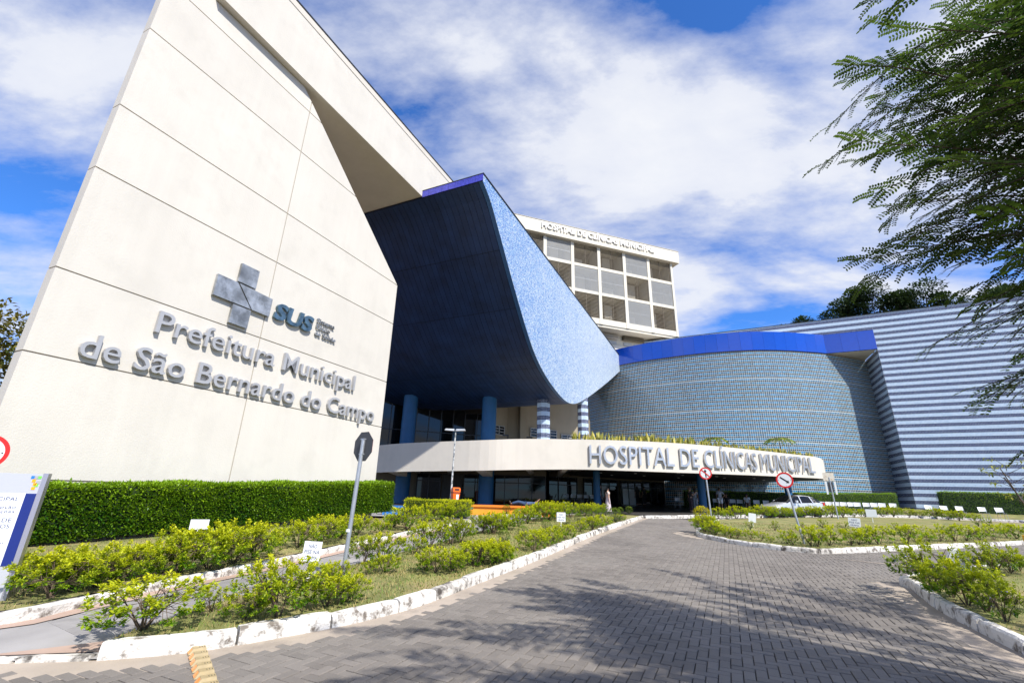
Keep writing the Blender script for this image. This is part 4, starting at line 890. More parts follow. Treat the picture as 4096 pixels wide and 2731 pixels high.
plant(YB, 7.72, 19.05, .62, .38, 'bright yellow clipped shrub at the island tip beside the round sign', 'clipped yellow shrub')
plant(SH[1], 7.75, 19.0, .62, .118, 'golden shrub growing under the bright yellow clipped shrub', 'golden shrubs on the island tip')
# low clipped row in front of the blue columns
def hedge(name, A, Bp, depth, z0, z1, label, n, lsz, mt, cat='hedge', rough=.05, base_slope=True):
    """clipped hedge: dark core, leaves over front, top and ends; A->B is the front foot, depth goes behind"""
    r = random.Random(hash(name+label) % 999 if False else len(label)*7+n); A = Vector(A); Bp = Vector(Bp); d = (Bp-A); L = d.length; d.normalize(); bk = Vector((-d.y, d.x, 0))
    h = thing(name, tuple(A), label, cat); ht = z1-z0
    zb = lambda s: A.z+(Bp.z-A.z)*s/L
    c = MB(); ins = .07
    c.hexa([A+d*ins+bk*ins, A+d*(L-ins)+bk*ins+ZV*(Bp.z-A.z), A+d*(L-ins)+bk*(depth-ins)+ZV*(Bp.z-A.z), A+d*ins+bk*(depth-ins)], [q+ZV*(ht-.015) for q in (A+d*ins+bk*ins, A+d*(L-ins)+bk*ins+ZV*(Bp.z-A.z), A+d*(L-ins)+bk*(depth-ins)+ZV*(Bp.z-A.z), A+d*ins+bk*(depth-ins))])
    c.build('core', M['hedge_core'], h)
    b = MB(); aF, aT, aE = L*ht, L*depth, depth*ht; tot = aF+aT+2*aE
    ph = [r.uniform(0, 6.28) for _ in range(6)]
    for k in range(n):
        x = r.random()*tot
        if x < aF: s, q, zz_, nn_ = r.random()*L, 0, ht*(1-(1-r.random())**1.0), -bk
        elif x < aF+aT: s, q, zz_, nn_ = r.random()*L, r.random()*depth, ht, ZV
        else:
            e = r.random() < .5; s, q, zz_, nn_ = (0 if e else L), r.random()*depth, ht*r.random(), (-d if e else d)
        wv = .5*math.sin(s*1.7+ph[0])+.5*math.sin(s*4.1+zz_*3+ph[1])+.4*math.sin(zz_*7+s*2.2+ph[2])
        p = A+d*s+bk*q+ZV*(zb(s)-A.z+zz_)+nn_*(wv*rough*.6+r.gauss(0, rough*.55))
        dr = nn_*r.uniform(.3, 1.0)+rvec(r)*.75+ZV*.35
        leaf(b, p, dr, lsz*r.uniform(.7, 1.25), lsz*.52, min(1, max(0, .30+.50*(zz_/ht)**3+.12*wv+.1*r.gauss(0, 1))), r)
    for k in range(int(L*7)):          # stray shoots above the clipped top
        s = r.random()*L; p0 = A+d*s+bk*r.uniform(0, depth*.6)+ZV*(zb(s)-A.z+ht-.02)
        for j in range(5): leaf(b, p0+ZV*(.018*j*r.uniform(.5, 1.6)), rvec(r)+ZV*.8, lsz*r.uniform(.6, 1.0), lsz*.45, .9, r)
    b.build('foliage', M[mt], h, attr='tip'); return h
q = lambda x, y, dz=.10: (x, y, gz(x, y)+dz)
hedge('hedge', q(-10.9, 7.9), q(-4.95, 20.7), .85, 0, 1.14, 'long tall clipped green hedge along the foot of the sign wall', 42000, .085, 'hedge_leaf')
hedge('hedge', q(-5.0, 23.4), q(-1.9, 22.9), 1.0, 0, .68, 'low golden clipped hedge in front of the blue columns and bin', 7000, .06, 'gold')
hedge('hedge', (15.6, 41.9, 1.05), (24.8, 40.2, 1.05), .8, 0, 1.35, 'shaded green hedge behind the chairs under the marquee', 6000, .085, 'hedge_leaf')
hedge('hedge', (25.0, 40.6, 1.1), (34.5, 42.0, 1.2), .8, 0, 1.35, 'sunlit clipped hedge in front of the glass blocks behind the white chairs', 9000, .085, 'hedge_leaf')
hedge('hedge', (37.2, 40.6, 1.25), (64, 27.0, 1.1), 1.2, 0, 1.65, 'broad clipped hedge in front of the striped tile wall', 15000, .09, 'hedge_leaf')
hedge('hedge', (41.0, 36.4, .85), (58, 27.5, .8), 1.2, 0, .55, 'low golden groundcover strip before the striped wall hedge', 6000, .08, 'gold')
# ---------------------------------------------------------------- the feather-leaved tree on the right
def spray_mesh(seed):
    """twig with pinnate leaves: nine pairs of oblong leaflets on each"""
    r = random.Random(seed); b = MB(); tw = MB(); L = r.uniform(.8, 1.15); pts = []
    for i in range(7):
        f = i/6; pts.append(Vector((L*f, .04*math.sin(f*3+seed), -.10*f*f+.03*math.sin(f*5))))
    for i in range(16):
        f = .10+.9*i/15; j = min(5, int(f*6)); p = pts[j].lerp(pts[j+1], f*6-j); side = 1 if i % 2 else -1
        ang = R_(r.uniform(38, 62))*side*(1-.55*f); ld = Vector((math.cos(ang), math.sin(ang), r.uniform(-.35, .12))).normalized(); ll = r.uniform(.16, .27)*(1.05-.3*f)
        s = ld.cross(ZV).normalized(); up = s.cross(ld); rp = [p+ld*(ll*q/9)-ZV*(.05*(q/9)**2) for q in range(10)]
        tw.tube([rp[0], rp[5], rp[9]], [.0022, .0016, .001], 3, cap=False)
        for q in range(1, 10):
            for sd_ in (-1, 1):
                dd = (s*sd_*1.0+ld*.35+up*r.uniform(-.25, .15)).normalized(); ln = .040*(1-.35*abs(q/9-.45))*r.uniform(.9, 1.1); wd = .0155
                c_ = rp[q]; sx = dd.cross(up).normalized(); m1, m2 = c_+dd*ln*.3, c_+dd*ln*.75
                b.add([c_, m1+sx*wd*.5, m2+sx*wd*.5, c_+dd*ln, m2-sx*wd*.5, m1-sx*wd*.5], [(0, 1, 2, 3, 4, 5)], 0, [(f*.8, 0, 0)]*6)
    tw.tube(pts, [.008-.0009*i for i in range(7)], 5, cap=False)
    n = len(b.f); b.add(tw.v, tw.f, 1); return b.mesh('leafy_branch', [M['tree_leaf'], M['bark']], attr='tip')
SPR = [spray_mesh(s) for s in range(51, 57)]
tree = thing('feather_leaf_tree', (9.2, -.6, gz(9, 0)), 'feathery leaved tree leaning in from the right edge of the picture', 'tree')
tb = MB(); fork = Vector((8.9, -.2, 3.4)); tb.tube([(9.2, -.6, -.1), (9.15, -.5, 1.2), fork], [.24, .19, .16], 12)
TIPS = [(4.39, 3.32, 6.69), (3.48, 3.87, 6.29), (3.40, 3.67, 5.54), (3.25, 3.80, 4.94), (3.21, 3.57, 4.33), (2.86, 3.61, 3.51), (2.93, 3.29, 3.67), (2.88, 3.05, 2.84), (2.69, 2.96, 2.36), (2.87, 2.78, 2.44), (4.07, 3.55, 6.48), (3.67, 2.77, 4.62), (3.30, 2.60, 3.48), (3.12, 2.81, 3.19), (3.9, 3.5, 5.9), (3.7, 3.3, 5.2), (3.5, 3.1, 4.1), (3.6, 3.3, 4.7), (4.6, 3.6, 7.2), (4.2, 3.1, 6.1), (3.3, 3.0, 3.0), (3.5, 3.0, 5.6), (4.4, 3.0, 5.0), (4.1, 2.7, 3.9), (2.95, 2.75, 2.9), (3.05, 2.9, 2.6), (3.2, 3.0, 3.4), (3.0, 3.1, 3.2), (3.25, 2.9, 3.9), (3.4, 2.7, 3.1), (3.5, 2.6, 2.8), (3.3, 2.6, 4.3), (3.45, 2.9, 4.9), (3.0, 2.6, 2.45), (3.6, 3.1, 3.9), (3.7, 3.0, 4.4), (3.8, 3.1, 4.1), (3.55, 2.95, 3.6)]
base = parent_world(tree); rt = random.Random(5); cnt = 0; JOIN = [False]; far_sprays = []
def put_spray(p, d, sc):
    global cnt
    d = d.normalized(); yaw = math.atan2(d.y, d.x); pit = -math.asin(max(-1, min(1, d.z))); eu = (rt.uniform(-.5, .5), pit, yaw)
    if JOIN[0]: far_sprays.append((cnt % 6, Matrix.LocRotScale(p-base, __import__('mathutils').Euler(eu), (sc, sc, sc))))
    else: inst('leafy_branch', SPR[cnt % 6], tree, p-base, eu, sc)
    cnt += 1
for i, tp in enumerate(TIPS):
    tp = Vector(tp); mid = fork.lerp(tp, .5)+Vector((0, 0, .35)); L = [fork, mid, tp-(tp-mid).normalized()*.95]
    tb.tube(L, [.05, .024, .006], 6, cap=False)
    d = (tp-mid).normalized(); n = 7
    for k in range(n):
        f = k/(n-1); p = tp-d*(1.12+1.5*f)+Vector((rt.uniform(-.1, .1), rt.uniform(-.1, .1), rt.uniform(-.12, .12)))
        ang = rt.uniform(-.75, .75)*f; dd = Vector((d.x*math.cos(ang)-d.y*math.sin(ang), d.x*math.sin(ang)+d.y*math.cos(ang), d.z-.02+rt.uniform(-.15, .15)))
        put_spray(p, dd, rt.uniform(.75, .95))
JOIN[0] = True
for k in range(215):      # the inner, denser part of the crown
    a, c = Vector(rt.choice(TIPS)), Vector(rt.choice(TIPS[3:9]+TIPS[24:])); p = a.lerp(c, rt.random()*.5)+Vector((.75, -.62, 0))*rt.uniform(.95, 2.3)+rvec(rt)*.22
    put_spray(p, Vector((-.7, .55, -.04))+rvec(rt)*.6, rt.uniform(.75, 1.1))
k = 0
while k < 270:          # the part of the crown overhead and to the right, out of the picture, that shades the road
    p = Vector((rt.uniform(1.6, 11.0), rt.uniform(-4.2, 5.0), rt.uniform(4.3, 7.6)))
    e = ((p.x-6.2)/4.8)**2+((p.y-.2)/4.4)**2+((p.z-5.9)/1.9)**2
    rr_ = math.hypot(p.x, p.y)
    if e > 1 or (p.x < p.y*1.05+1.7 and (p.z-1.6)/rr_ < 3.0): continue
    put_spray(p, Vector((p.x-8.9, p.y+.2, .2))+rvec(rt)*1.2, rt.uniform(1.0, 1.35)); k += 1
    if k % 5 == 0: tb.tube([fork, fork.lerp(p, .5)+ZV*.3, p], [.05, .03, .01], 5, cap=False)
tb.build('trunk', M['bark'], tree)
def join_sprays():
    """everything past the nearest branches as one mesh"""
    arr = []
    for me in SPR:
        n = len(me.vertices); co = np.empty(n*3, np.float32); me.vertices.foreach_get('co', co); li = np.empty(len(me.loops), np.int32); me.loops.foreach_get('vertex_index', li)
        ls = np.empty(len(me.polygons), np.int32); me.polygons.foreach_get('loop_start', ls); mi = np.empty(len(me.polygons), np.int32); me.polygons.foreach_get('material_index', mi)
        tp = np.empty(n*3, np.float32); me.attributes['tip'].data.foreach_get('vector', tp); arr.append((co.reshape(-1, 3), li, ls, mi, tp))
    V_, L_, S_, I_, A_ = [], [], [], [], []; vo = lo = 0
    for k, mw in far_sprays:
        co, li, ls, mi, tp = arr[k]; m_ = np.array(mw, np.float32); V_.append(co@m_[:3, :3].T+m_[:3, 3]); L_.append(li+vo); S_.append(ls+lo); I_.append(mi); A_.append(tp); vo += len(co); lo += len(li)
    me = bpy.data.meshes.new('leafy_branch'); V_ = np.concatenate(V_); L_ = np.concatenate(L_); S_ = np.concatenate(S_); I_ = np.concatenate(I_)
    me.vertices.add(len(V_)); me.vertices.foreach_set('co', V_.ravel()); me.loops.add(len(L_)); me.loops.foreach_set('vertex_index', L_); me.polygons.add(len(S_)); me.polygons.foreach_set('loop_start', S_); me.polygons.foreach_set('material_index', I_)
    me.update(calc_edges=True); a_ = me.attributes.new('tip', 'FLOAT_VECTOR', 'POINT'); a_.data.foreach_set('vector', np.concatenate(A_)); me.materials.append(M['tree_leaf']); me.materials.append(M['bark'])
    tag(inst('leafy_branch', me, tree), kind='stuff')
join_sprays()

# ---------------------------------------------------------------- trees further off
def leafy_tree(x, y, z0, h, r, label, mt, n, lsz, group=None, name='tree', lobes=9, seed=1, trunk=.22, flat=.7, stem_to=.55):
    rr_ = random.Random(seed); t_ = thing(name, (x, y, z0), label, 'tree', group); tb_ = MB(); fb = MB(); c0 = Vector((x, y, z0)); top = c0+ZV*h*stem_to
    tb_.tube([c0-ZV*.2, c0+ZV*h*.3+Vector((rr_.uniform(-.2, .2), rr_.uniform(-.2, .2), 0)), top], [trunk, trunk*.75, trunk*.4], 8)
    lb = []
    for k in range(lobes):
        a = rr_.uniform(0, 6.28); f = rr_.uniform(.25, .8); c = c0+Vector((math.cos(a)*r*f, math.sin(a)*r*f, h*(stem_to+(1-stem_to)*rr_.uniform(0, .85)))); lb.append((c, r*rr_.uniform(.28, .5)))
        tb_.tube([c0+ZV*h*rr_.uniform(.3, stem_to), top.lerp(c, .5), c], [trunk*.4, trunk*.22, trunk*.08], 5, cap=False)
    for k in range(n):
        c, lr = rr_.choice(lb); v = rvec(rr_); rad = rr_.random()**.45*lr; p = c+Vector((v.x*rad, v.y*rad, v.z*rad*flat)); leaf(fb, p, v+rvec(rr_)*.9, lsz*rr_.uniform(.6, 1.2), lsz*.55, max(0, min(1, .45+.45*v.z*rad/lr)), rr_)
    tb_.build('trunk', M['bark'], t_); fb.build('crown', M[mt], t_, attr='tip'); return t_
leafy_tree(-20.2, 16.2, gz(0, 16), 7.9, 3.4, 'olive and yellow leaved tree behind the left edge of the sign wall', 'left_leaf', 9000, .20, seed=3, lobes=12)
for i, (x, y, h, r, lab) in enumerate(((43.2, 64.2, 28.2, 3.6, 'dark tree left of its group above the striped wall'), (46.6, 62.0, 30.6, 4.2, 'dark tree second from left above the striped wall'), (51.3, 59.0, 31.4, 4.4, 'tall dark tree in the middle of the group above the striped wall'), (55.5, 56.2, 30.4, 4.4, 'dark tree second from right above the striped wall'), (60.5, 53.0, 29.6, 4.6, 'dark tree furthest right above the striped wall'))):
    leafy_tree(x, y, 1.2, h-1.2, r, lab, 'pine', 9000, .42, 'trees behind the striped wall', lobes=16, seed=60+i, trunk=.4, flat=.55, stem_to=.74)
# sapling with pale leaves before the striped wall
sp = thing('sapling', (28.9, 25.9, gz(29, 26)+.12), 'slender sapling with pale yellow-green leaves at the right edge', 'tree'); tb = MB(); fb = MB(); r_ = random.Random(9); c0 = Vector((28.9, 25.9, gz(29, 26)))
tb.tube([c0, c0+Vector((-.5, .3, 1.6)), c0+Vector((-.9, .5, 3.3))], [.05, .04, .02], 6)
for k in range(15):
    a = r_.uniform(0, 6.28); st = c0+Vector((-.35-.04*k, .25, 1.2+.16*k)); en = st+Vector((math.cos(a)*r_.uniform(.7, 1.7), math.sin(a)*r_.uniform(.7, 1.7), r_.uniform(.1, .8))); md = st.lerp(en, .5)+ZV*.15; tb.tube([st, md, en], [.018, .010, .005], 4, cap=False)
    for j in range(16):
        p = md.lerp(en, r_.random()**.6*1.05)+rvec(r_)*.10; leaf(fb, p, rvec(r_)+Vector((0, 0, -.6)), r_.uniform(.13, .22), .09, r_.random(), r_)
tb.build('trunk', M['bark'], sp); fb.build('crown', M['pale_leaf'], sp, attr='tip')
# ---------------------------------------------------------------- planting on the marquee
def spikes(seed, n=7):
    r = random.Random(seed); b = MB()
    for k in range(n):
        a = r.uniform(0, 6.28); ln = r.uniform(.32, .62); d = Vector((math.cos(a)*.22, math.sin(a)*.22, 1)).normalized(); p = Vector((r.uniform(-.12, .12), r.uniform(-.12, .12), 0)); s = Vector((-math.sin(a), math.cos(a), 0)); w = .045; tp = r.random()
        b.add([p-s*w, p+s*w, p+d*ln*.7+s*w*.9, p+d*ln, p+d*ln*.7-s*w*.9], [(0, 1, 2, 3, 4)], 0, [(tp, 0, 0)]*5)
    return b.mesh('leaf_tuft', M['spike'], attr='tip')
SPK = [spikes(s) for s in (71, 72, 73, 74)]; pi_ = 0
for j in range(150):
    f = j/149; d = arc(4.0, 29.3)+(arc(24.6, 36.5)-arc(4.0, 29.3))*f; i = max(0, min(k_-2, next((q_ for q_ in range(k_-1) if cum[q_+1] >= d), k_-2))); g_ = (d-cum[i])/(cum[i+1]-cum[i]); p = mv[i].lerp(mv[i+1], g_)-mn[i]*rng.uniform(.35, .75); zt = mqc[i][3]
    if rng.random() < .12: continue
    sc_ = rng.uniform(.8, 1.35) if f < .42 else rng.uniform(.65, 1.05)
    tag(inst('spiky_plant', SPK[j % 4], None, (p.x, p.y, zt-.08), rng.uniform(0, 6.28), sc_), f'yellow-green spiky plant on the marquee edge, {j+1 if False else ""}'.rstrip(', ')+(' above the letters HOSPITAL' if f < .3 else ' above the letters DE CLÍNICAS' if f < .65 else ' above the letters MUNICIPAL'), 'plant', 'spiky plants above '+('HOSPITAL' if f < .3 else 'DE CLÍNICAS' if f < .65 else 'MUNICIPAL'))
def palm(x, y, z, h, fronds, flen, seed, label, name='palm'):
    r = random.Random(seed); t_ = thing(name, (x, y, z), label, 'palm', 'small palms on the marquee'); b = MB(); tb_ = MB(); c = Vector((x, y, z)); tb_.tube([c, c+Vector((.03, 0, h*.6)), c+ZV*h], [.05, .04, .03], 6); tb_.build('trunk', M['bark'], t_)
    for k in range(fronds):
        a = 6.28*k/fronds+r.uniform(-.3, .3); o = Vector((math.cos(a), math.sin(a), 0)); pts = [c+ZV*h+o*(flen*q/8)+ZV*(flen*(.85*q/8-.95*(q/8)**2)) for q in range(9)]; s = Vector((-o.y, o.x, 0))
        for q in range(1, 9):
            for sd_ in (-1, 1): leaf(b, pts[q], s*sd_+(pts[q]-pts[q-1]).normalized()*.8-ZV*.3, flen*.40*(1-.04*q), .17, r.random(), r)
    b.build('fronds', M['palm'], t_, attr='tip'); return t_
palm(9.1, 30.9, 5.05, .4, 9, .65, 81, 'small bushy palm on the marquee above the letter T')
palm(14.6, 32.5, 5.0, .7, 8, .8, 82, 'leaning small palm on the marquee above the letters CLÍ')
palm(21.5, 36.4, 5.05, 1.25, 9, 1.0, 83, 'tallest palm on the marquee above the letters MUN')
palm(18.0, 34.3, 4.9, .2, 8, .5, 84, 'short stiff agave-like palm between the two taller palms')
# ================================================================== signs and street furniture
M['galv'] = mat('galvanised_steel', (.42, .44, .47), .42, metal=.6, var=.12, vscale=6)
M['sign_back'] = mat('sign_back_grey', (.055, .057, .062), .55)
M['sign_white'] = mat('sign_white', (.74, .76, .76), .4)
M['sign_red'] = mat('sign_red', (.62, .015, .012), .4)
M['sign_black'] = mat('sign_black', (.01, .012, .015), .5)
M['orange'] = mat('orange_plastic', (.80, .13, .008), .38, var=.05)
M['orange_wall'] = mat('orange_masonry_paint', (.76, .26, .012), .65, var=.1, vscale=3)
M['blue_bench'] = mat('blue_masonry_paint', (.015, .15, .48), .6, var=.08)
M['totem_grey'] = mat('totem_grey', (.50, .51, .55), .4, metal=.2)
M['totem_blue'] = mat('totem_blue', (.008, .022, .17), .4)
M['text_blue'] = mat('text_navy', (.02, .03, .14), .5)
M['stud'] = mat('road_stud_yellow', (.36, .275, .14), .55, var=.15, vscale=14, dirt=(.35, .26, .12), dscale=9, dlo=.5, dhi=.7)
M['amber'] = mat('amber_reflector', (.75, .22, .01), .2)
def frame_at(az_deg):
    """viewer-facing frame of a panel whose face looks towards azimuth az: right, normal"""
    a = R_(az_deg); n = Vector((math.sin(a), math.cos(a), 0)); return Vector((-n.y, n.x, 0)), n
def disc(c, r, dx, dy, n, th, seg=40, r0=0.0):
    """disc or ring in the plane dx,dy, thickness th towards n"""
    b = MB(); ring = lambda rad, o: [c+n*o+(dx*math.cos(6.28319*k/seg)+dy*math.sin(6.28319*k/seg))*rad for k in range(seg)]
    if not r0:
        v = ring(r, 0)+ring(r, th); b.add(v, [tuple(range(seg, 2*seg)), tuple(reversed(range(seg)))]+[(k, (k+1) % seg, seg+(k+1) % seg, seg+k) for k in range(seg)])
    else:
        v = ring(r0, th)+ring(r, th)+ring(r, 0); b.add(v, [(k, seg+k, seg+(k+1) % seg, (k+1) % seg) for k in range(seg)]+[(seg+k, 2*seg+k, 2*seg+(k+1) % seg, seg+(k+1) % seg) for k in range(seg)])
    return b
def arrow(c, dx, dy, n, off, ang, L, w, hw, hl):
    d = dx*math.cos(ang)+dy*math.sin(ang); s = dx*-math.sin(ang)+dy*math.cos(ang); a = c-d*L/2; t_ = c+d*L/2; m = t_-d*hl
    b = MB(); b.prism([a-s*w/2+n*off, m-s*w/2+n*off, m-s*hw/2+n*off, t_+n*off, m+s*hw/2+n*off, m+s*w/2+n*off, a+s*w/2+n*off], n*.002); return b
def round_sign(base, c, az_deg, label, kind, r=.25, group='round traffic signs'):
    base, c = Vector(base), Vector(c); dx, n = frame_at(az_deg); t_ = thing('traffic_sign', tuple(base), label, 'sign', group)
    top = c-n*.03; up = (top-base).normalized(); MB().tube([base-up*.1, top+up*.12], .032, 12).build('pole', M['galv'], t_, smooth=False)
    dy = ZV; pl = disc(c, r-.001, dx, dy, n, .004).build('plate', M['sign_white'], t_)
    disc(c+n*.0045, r, dx, dy, n, .003, r0=r*.80).build('red_ring', M['sign_red'], t_)
    MB().obox(c-dx*.1-n*.03-ZV*.02, dx*.2, n*.028, ZV*.04).build('bracket', M['galv'], t_)
    if kind == 'noahead':
        arrow(c, dx, dy, n, .0062, R_(93), .34, .045, .12, .10).build('arrow', M['sign_black'], t_)
        d = dx*math.cos(R_(-43))+dy*math.sin(R_(-43)); s = dx*math.sin(R_(43))+dy*math.cos(R_(43)); MB().prism([c-d*r*.82-s*.022+n*.010, c+d*r*.82-s*.022+n*.010, c+d*r*.82+s*.022+n*.010, c-d*r*.82+s*.022+n*.010], n*.002).build('slash', M['sign_red'], t_)
    elif kind == 'right':
        arrow(c+dx*.0, dx, dy, n, .0062, R_(-36), .30, .042, .11, .07).build('arrow', M['sign_black'], t_)
    for sx in (-.17, .17): disc(c+dx*sx+n*.0055, .009, dx, dy, n, .004, 8).build('bolt', M['sign_black'], t_)
    return t_
round_sign((8.54, 20.11, gz(8, 20)+.05), (8.50, 20.16, 2.74), 203, 'round red-ringed sign with upright arrow crossed out, on the island tip', 'noahead')
round_sign((9.19, 15.08, gz(9, 15)+.05), (8.97, 15.22, 2.32), 211, 'round red-ringed sign with slanting arrow on a leaning pole', 'right', .245)
round_sign((-7.22, 6.45, .1), (-7.17, 6.39, 1.97), 135, 'red-ringed round sign cut off by the left picture edge', 'plain', .24)
# octagonal sign seen from behind
st = thing('stop_sign', (-2.54, 7.86, gz(-2, 8)+.06), 'octagonal traffic sign seen from its dark back on a tall grey pole', 'sign'); dx, n = frame_at(216); c = Vector((-2.50, 7.93, 2.33))
MB().tube([(-2.54, 7.86, .1), (-2.50, 7.90, 2.44)], .034, 14).build('pole', M['galv'], st)
b = MB(); b.prism([c+(dx*math.cos(R_(22.5+45*k))+ZV*math.sin(R_(22.5+45*k)))*.265 for k in range(8)], n*-.004); b.build('plate', M['sign_back'], st)
b = MB(); b.prism([c-n*.006+(dx*math.cos(R_(22.5+45*k))+ZV*math.sin(R_(22.5+45*k)))*.262 for k in range(8)], n*-.002); b.build('face', M['sign_red'], st)
for z in (2.2, 2.45): MB().cbox((-2.505, 7.905, z), dx*.09, n*.05, ZV*.02).build('clamp', M['galv'], st)
MB().tube([(-2.543, 7.862, .98), (-2.541, 7.864, 1.02)], .036, 14).build('sticker', M['white'], st)
# panel sign by the drive, seen edge on
s3 = thing('panel_sign', (20.93, 30.4, gz(20, 30)+.06), 'pole with rusty white panels beside the right end of the marquee', 'sign'); b0 = Vector((20.93, 30.4, gz(20, 30))); t0 = Vector((20.86, 30.44, 3.3)); dx, n = frame_at(212)
MB().tube([b0, t0], .045, 10).build('pole', M['galv'], s3)
MB().cbox(t0+ZV*.02-dx*.02, dx*.60, n*.05, ZV*.50).build('top_panel', mat('rusty_white', (.74, .68, .58), .6, dirt=(.45, .25, .10), dscale=4, dlo=.5, dhi=.7), s3)
for sx in (-.22, .26): MB().cbox(t0+dx*sx-ZV*.66-dx*.0, dx*.10, n*.06, ZV*.80).build('side_board', M['white'], s3)
MB().cbox(t0-ZV*.62, dx*.30, n*.03, ZV*.62).build('backing', M['sign_back'], s3)
# keep-off-the-grass boards
def board(x, y, az_deg, label, dz=.11, h=.34, w=.25, tall=.27, blank=False, roll=0.0):
    z = gz(x, y)+dz; t_ = thing('lawn_sign', (x, y, z), label, 'sign', 'keep-off-the-grass boards'); dx, n = frame_at(az_deg); dx = (dx+ZV*roll).normalized(); c = Vector((x, y, z+h+tall*.5)); up = n.cross(dx)*-1 if n.cross(dx).z < 0 else n.cross(dx)
    MB().obox(Vector((x, y, z-.08))-dx*.016-n*.012, dx*.032, n*.012, ZV*(h+.2)).build('stake', M['white'], t_)
    MB().cbox(c+n*.004, dx*w, n*.008, up*tall).build('panel', M['sign_white'], t_)
    if not blank:
        for i, (tx, fw) in enumerate((('NÃO', .46), ('PISE NA', .86), ('GRAMA', .70))):
            gl, wt = glyphs(tx, 0); lettering(t_, tx, lambda q, i=i, fw=fw: (c+n*.009-dx*(w*fw/2)+dx*q+up*(tall*(.17-.29*i)), dx, up, n), tall*.185, .001, M['text_blue'], width=w*fw, name='text', join=True)
board(-2.87, 7.35, 168, 'white keep-off-the-grass board nearest the octagonal sign', roll=-.05)
board(2.05, 18.3, 185, 'white keep-off-the-grass board among the round shrubs', h=.22, w=.33, tall=.33)
board(14.7, 20.4, 216, 'white keep-off-the-grass board with lettering on the island lawn', h=.2, w=.42, tall=.36, roll=-.08)
board(11.15, 21.9, 25, 'white lawn board seen from its blank back near the leaning sign', h=.18, w=.3, tall=.38, blank=True, roll=.12)
board(20.9, 27.5, 216, 'small distant white lawn board on the far island lawn', h=.3, w=.5, tall=.42, blank=True)
board(-6.6, 10.5, 150, 'white lawn board mostly hidden behind the golden shrubs by the tall hedge', h=.40, w=.34, tall=.2, blank=True)
board(-5.2, 20.6, 160, 'white lawn board at the end of the tall hedge', h=.36, w=.30, tall=.44, blank=True)
# wayfinding totem
tt = thing('wayfinding_totem', (-6.6, 5.9, .2), 'grey wayfinding panel with blue stripe and lettering at the left edge', 'sign'); dx, n = frame_at(150)
RT = Vector((-6.02, 6.22, .1)); Wd = 1.15; zT = 1.70
fo = RT-dx*Wd
MB().obox(fo-n*.10, dx*(Wd-.05), n*.10, ZV*(zT-.1)).build('cabinet', M['totem_grey'], tt)
MB().obox(RT-dx*.049-n*.115, dx*.05, n*.135, ZV*(zT-.09)).build('edge_post', mat('anodised', (.48, .46, .52), .35, metal=.7), tt)
MB().obox(fo+n*.001+ZV*.52, dx*(Wd-.06), n*.003, ZV*.84).build('white_panel', M['sign_white'], tt)
MB().obox(RT-dx*.155+n*.0042+ZV*.52, dx*.10, n*.002, ZV*.84).build('blue_stripe', M['totem_blue'], tt)
for i, (q, r, cl_) in enumerate(((0, 0, (.02, .18, .75)), (1, 0, (.35, .36, .37)), (2, 0, (.18, .62, .08)), (.6, 1, (.85, .38, .01)), (1.2, 2, (.85, .38, .01)), (2, 1.4, (.35, .36, .37)), (1.7, 2.3, (.2, .65, .06)), (1.1, 3.2, (.85, .38, .01)))):
    MB().obox(RT-dx*.16+dx*.032*q+n*.002+ZV*(1.54-.042*r), dx*.036, n*.002, ZV*.036).build('logo_square', mat('logo_tint', cl_, .5), tt)
for tx, z, sz, wd_ in (('ENTRADA PRINCIPAL', 1.27, .045, .72), ('Recepção', 1.18, .03, .3), ('Internações', 1.13, .03, .34), ('ENTRADA DE', 1.02, .045, .46), ('FUNCIONÁRIOS', .95, .045, .52), ('Estacionamento', .77, .03, .42)):
    lettering(tt, tx, lambda q, z=z, wd_=wd_: (RT-dx*(.20+wd_)+dx*q+n*.0045+ZV*z, dx, ZV, n), sz, .001, M['text_blue'], width=wd_, name='text', join=True)
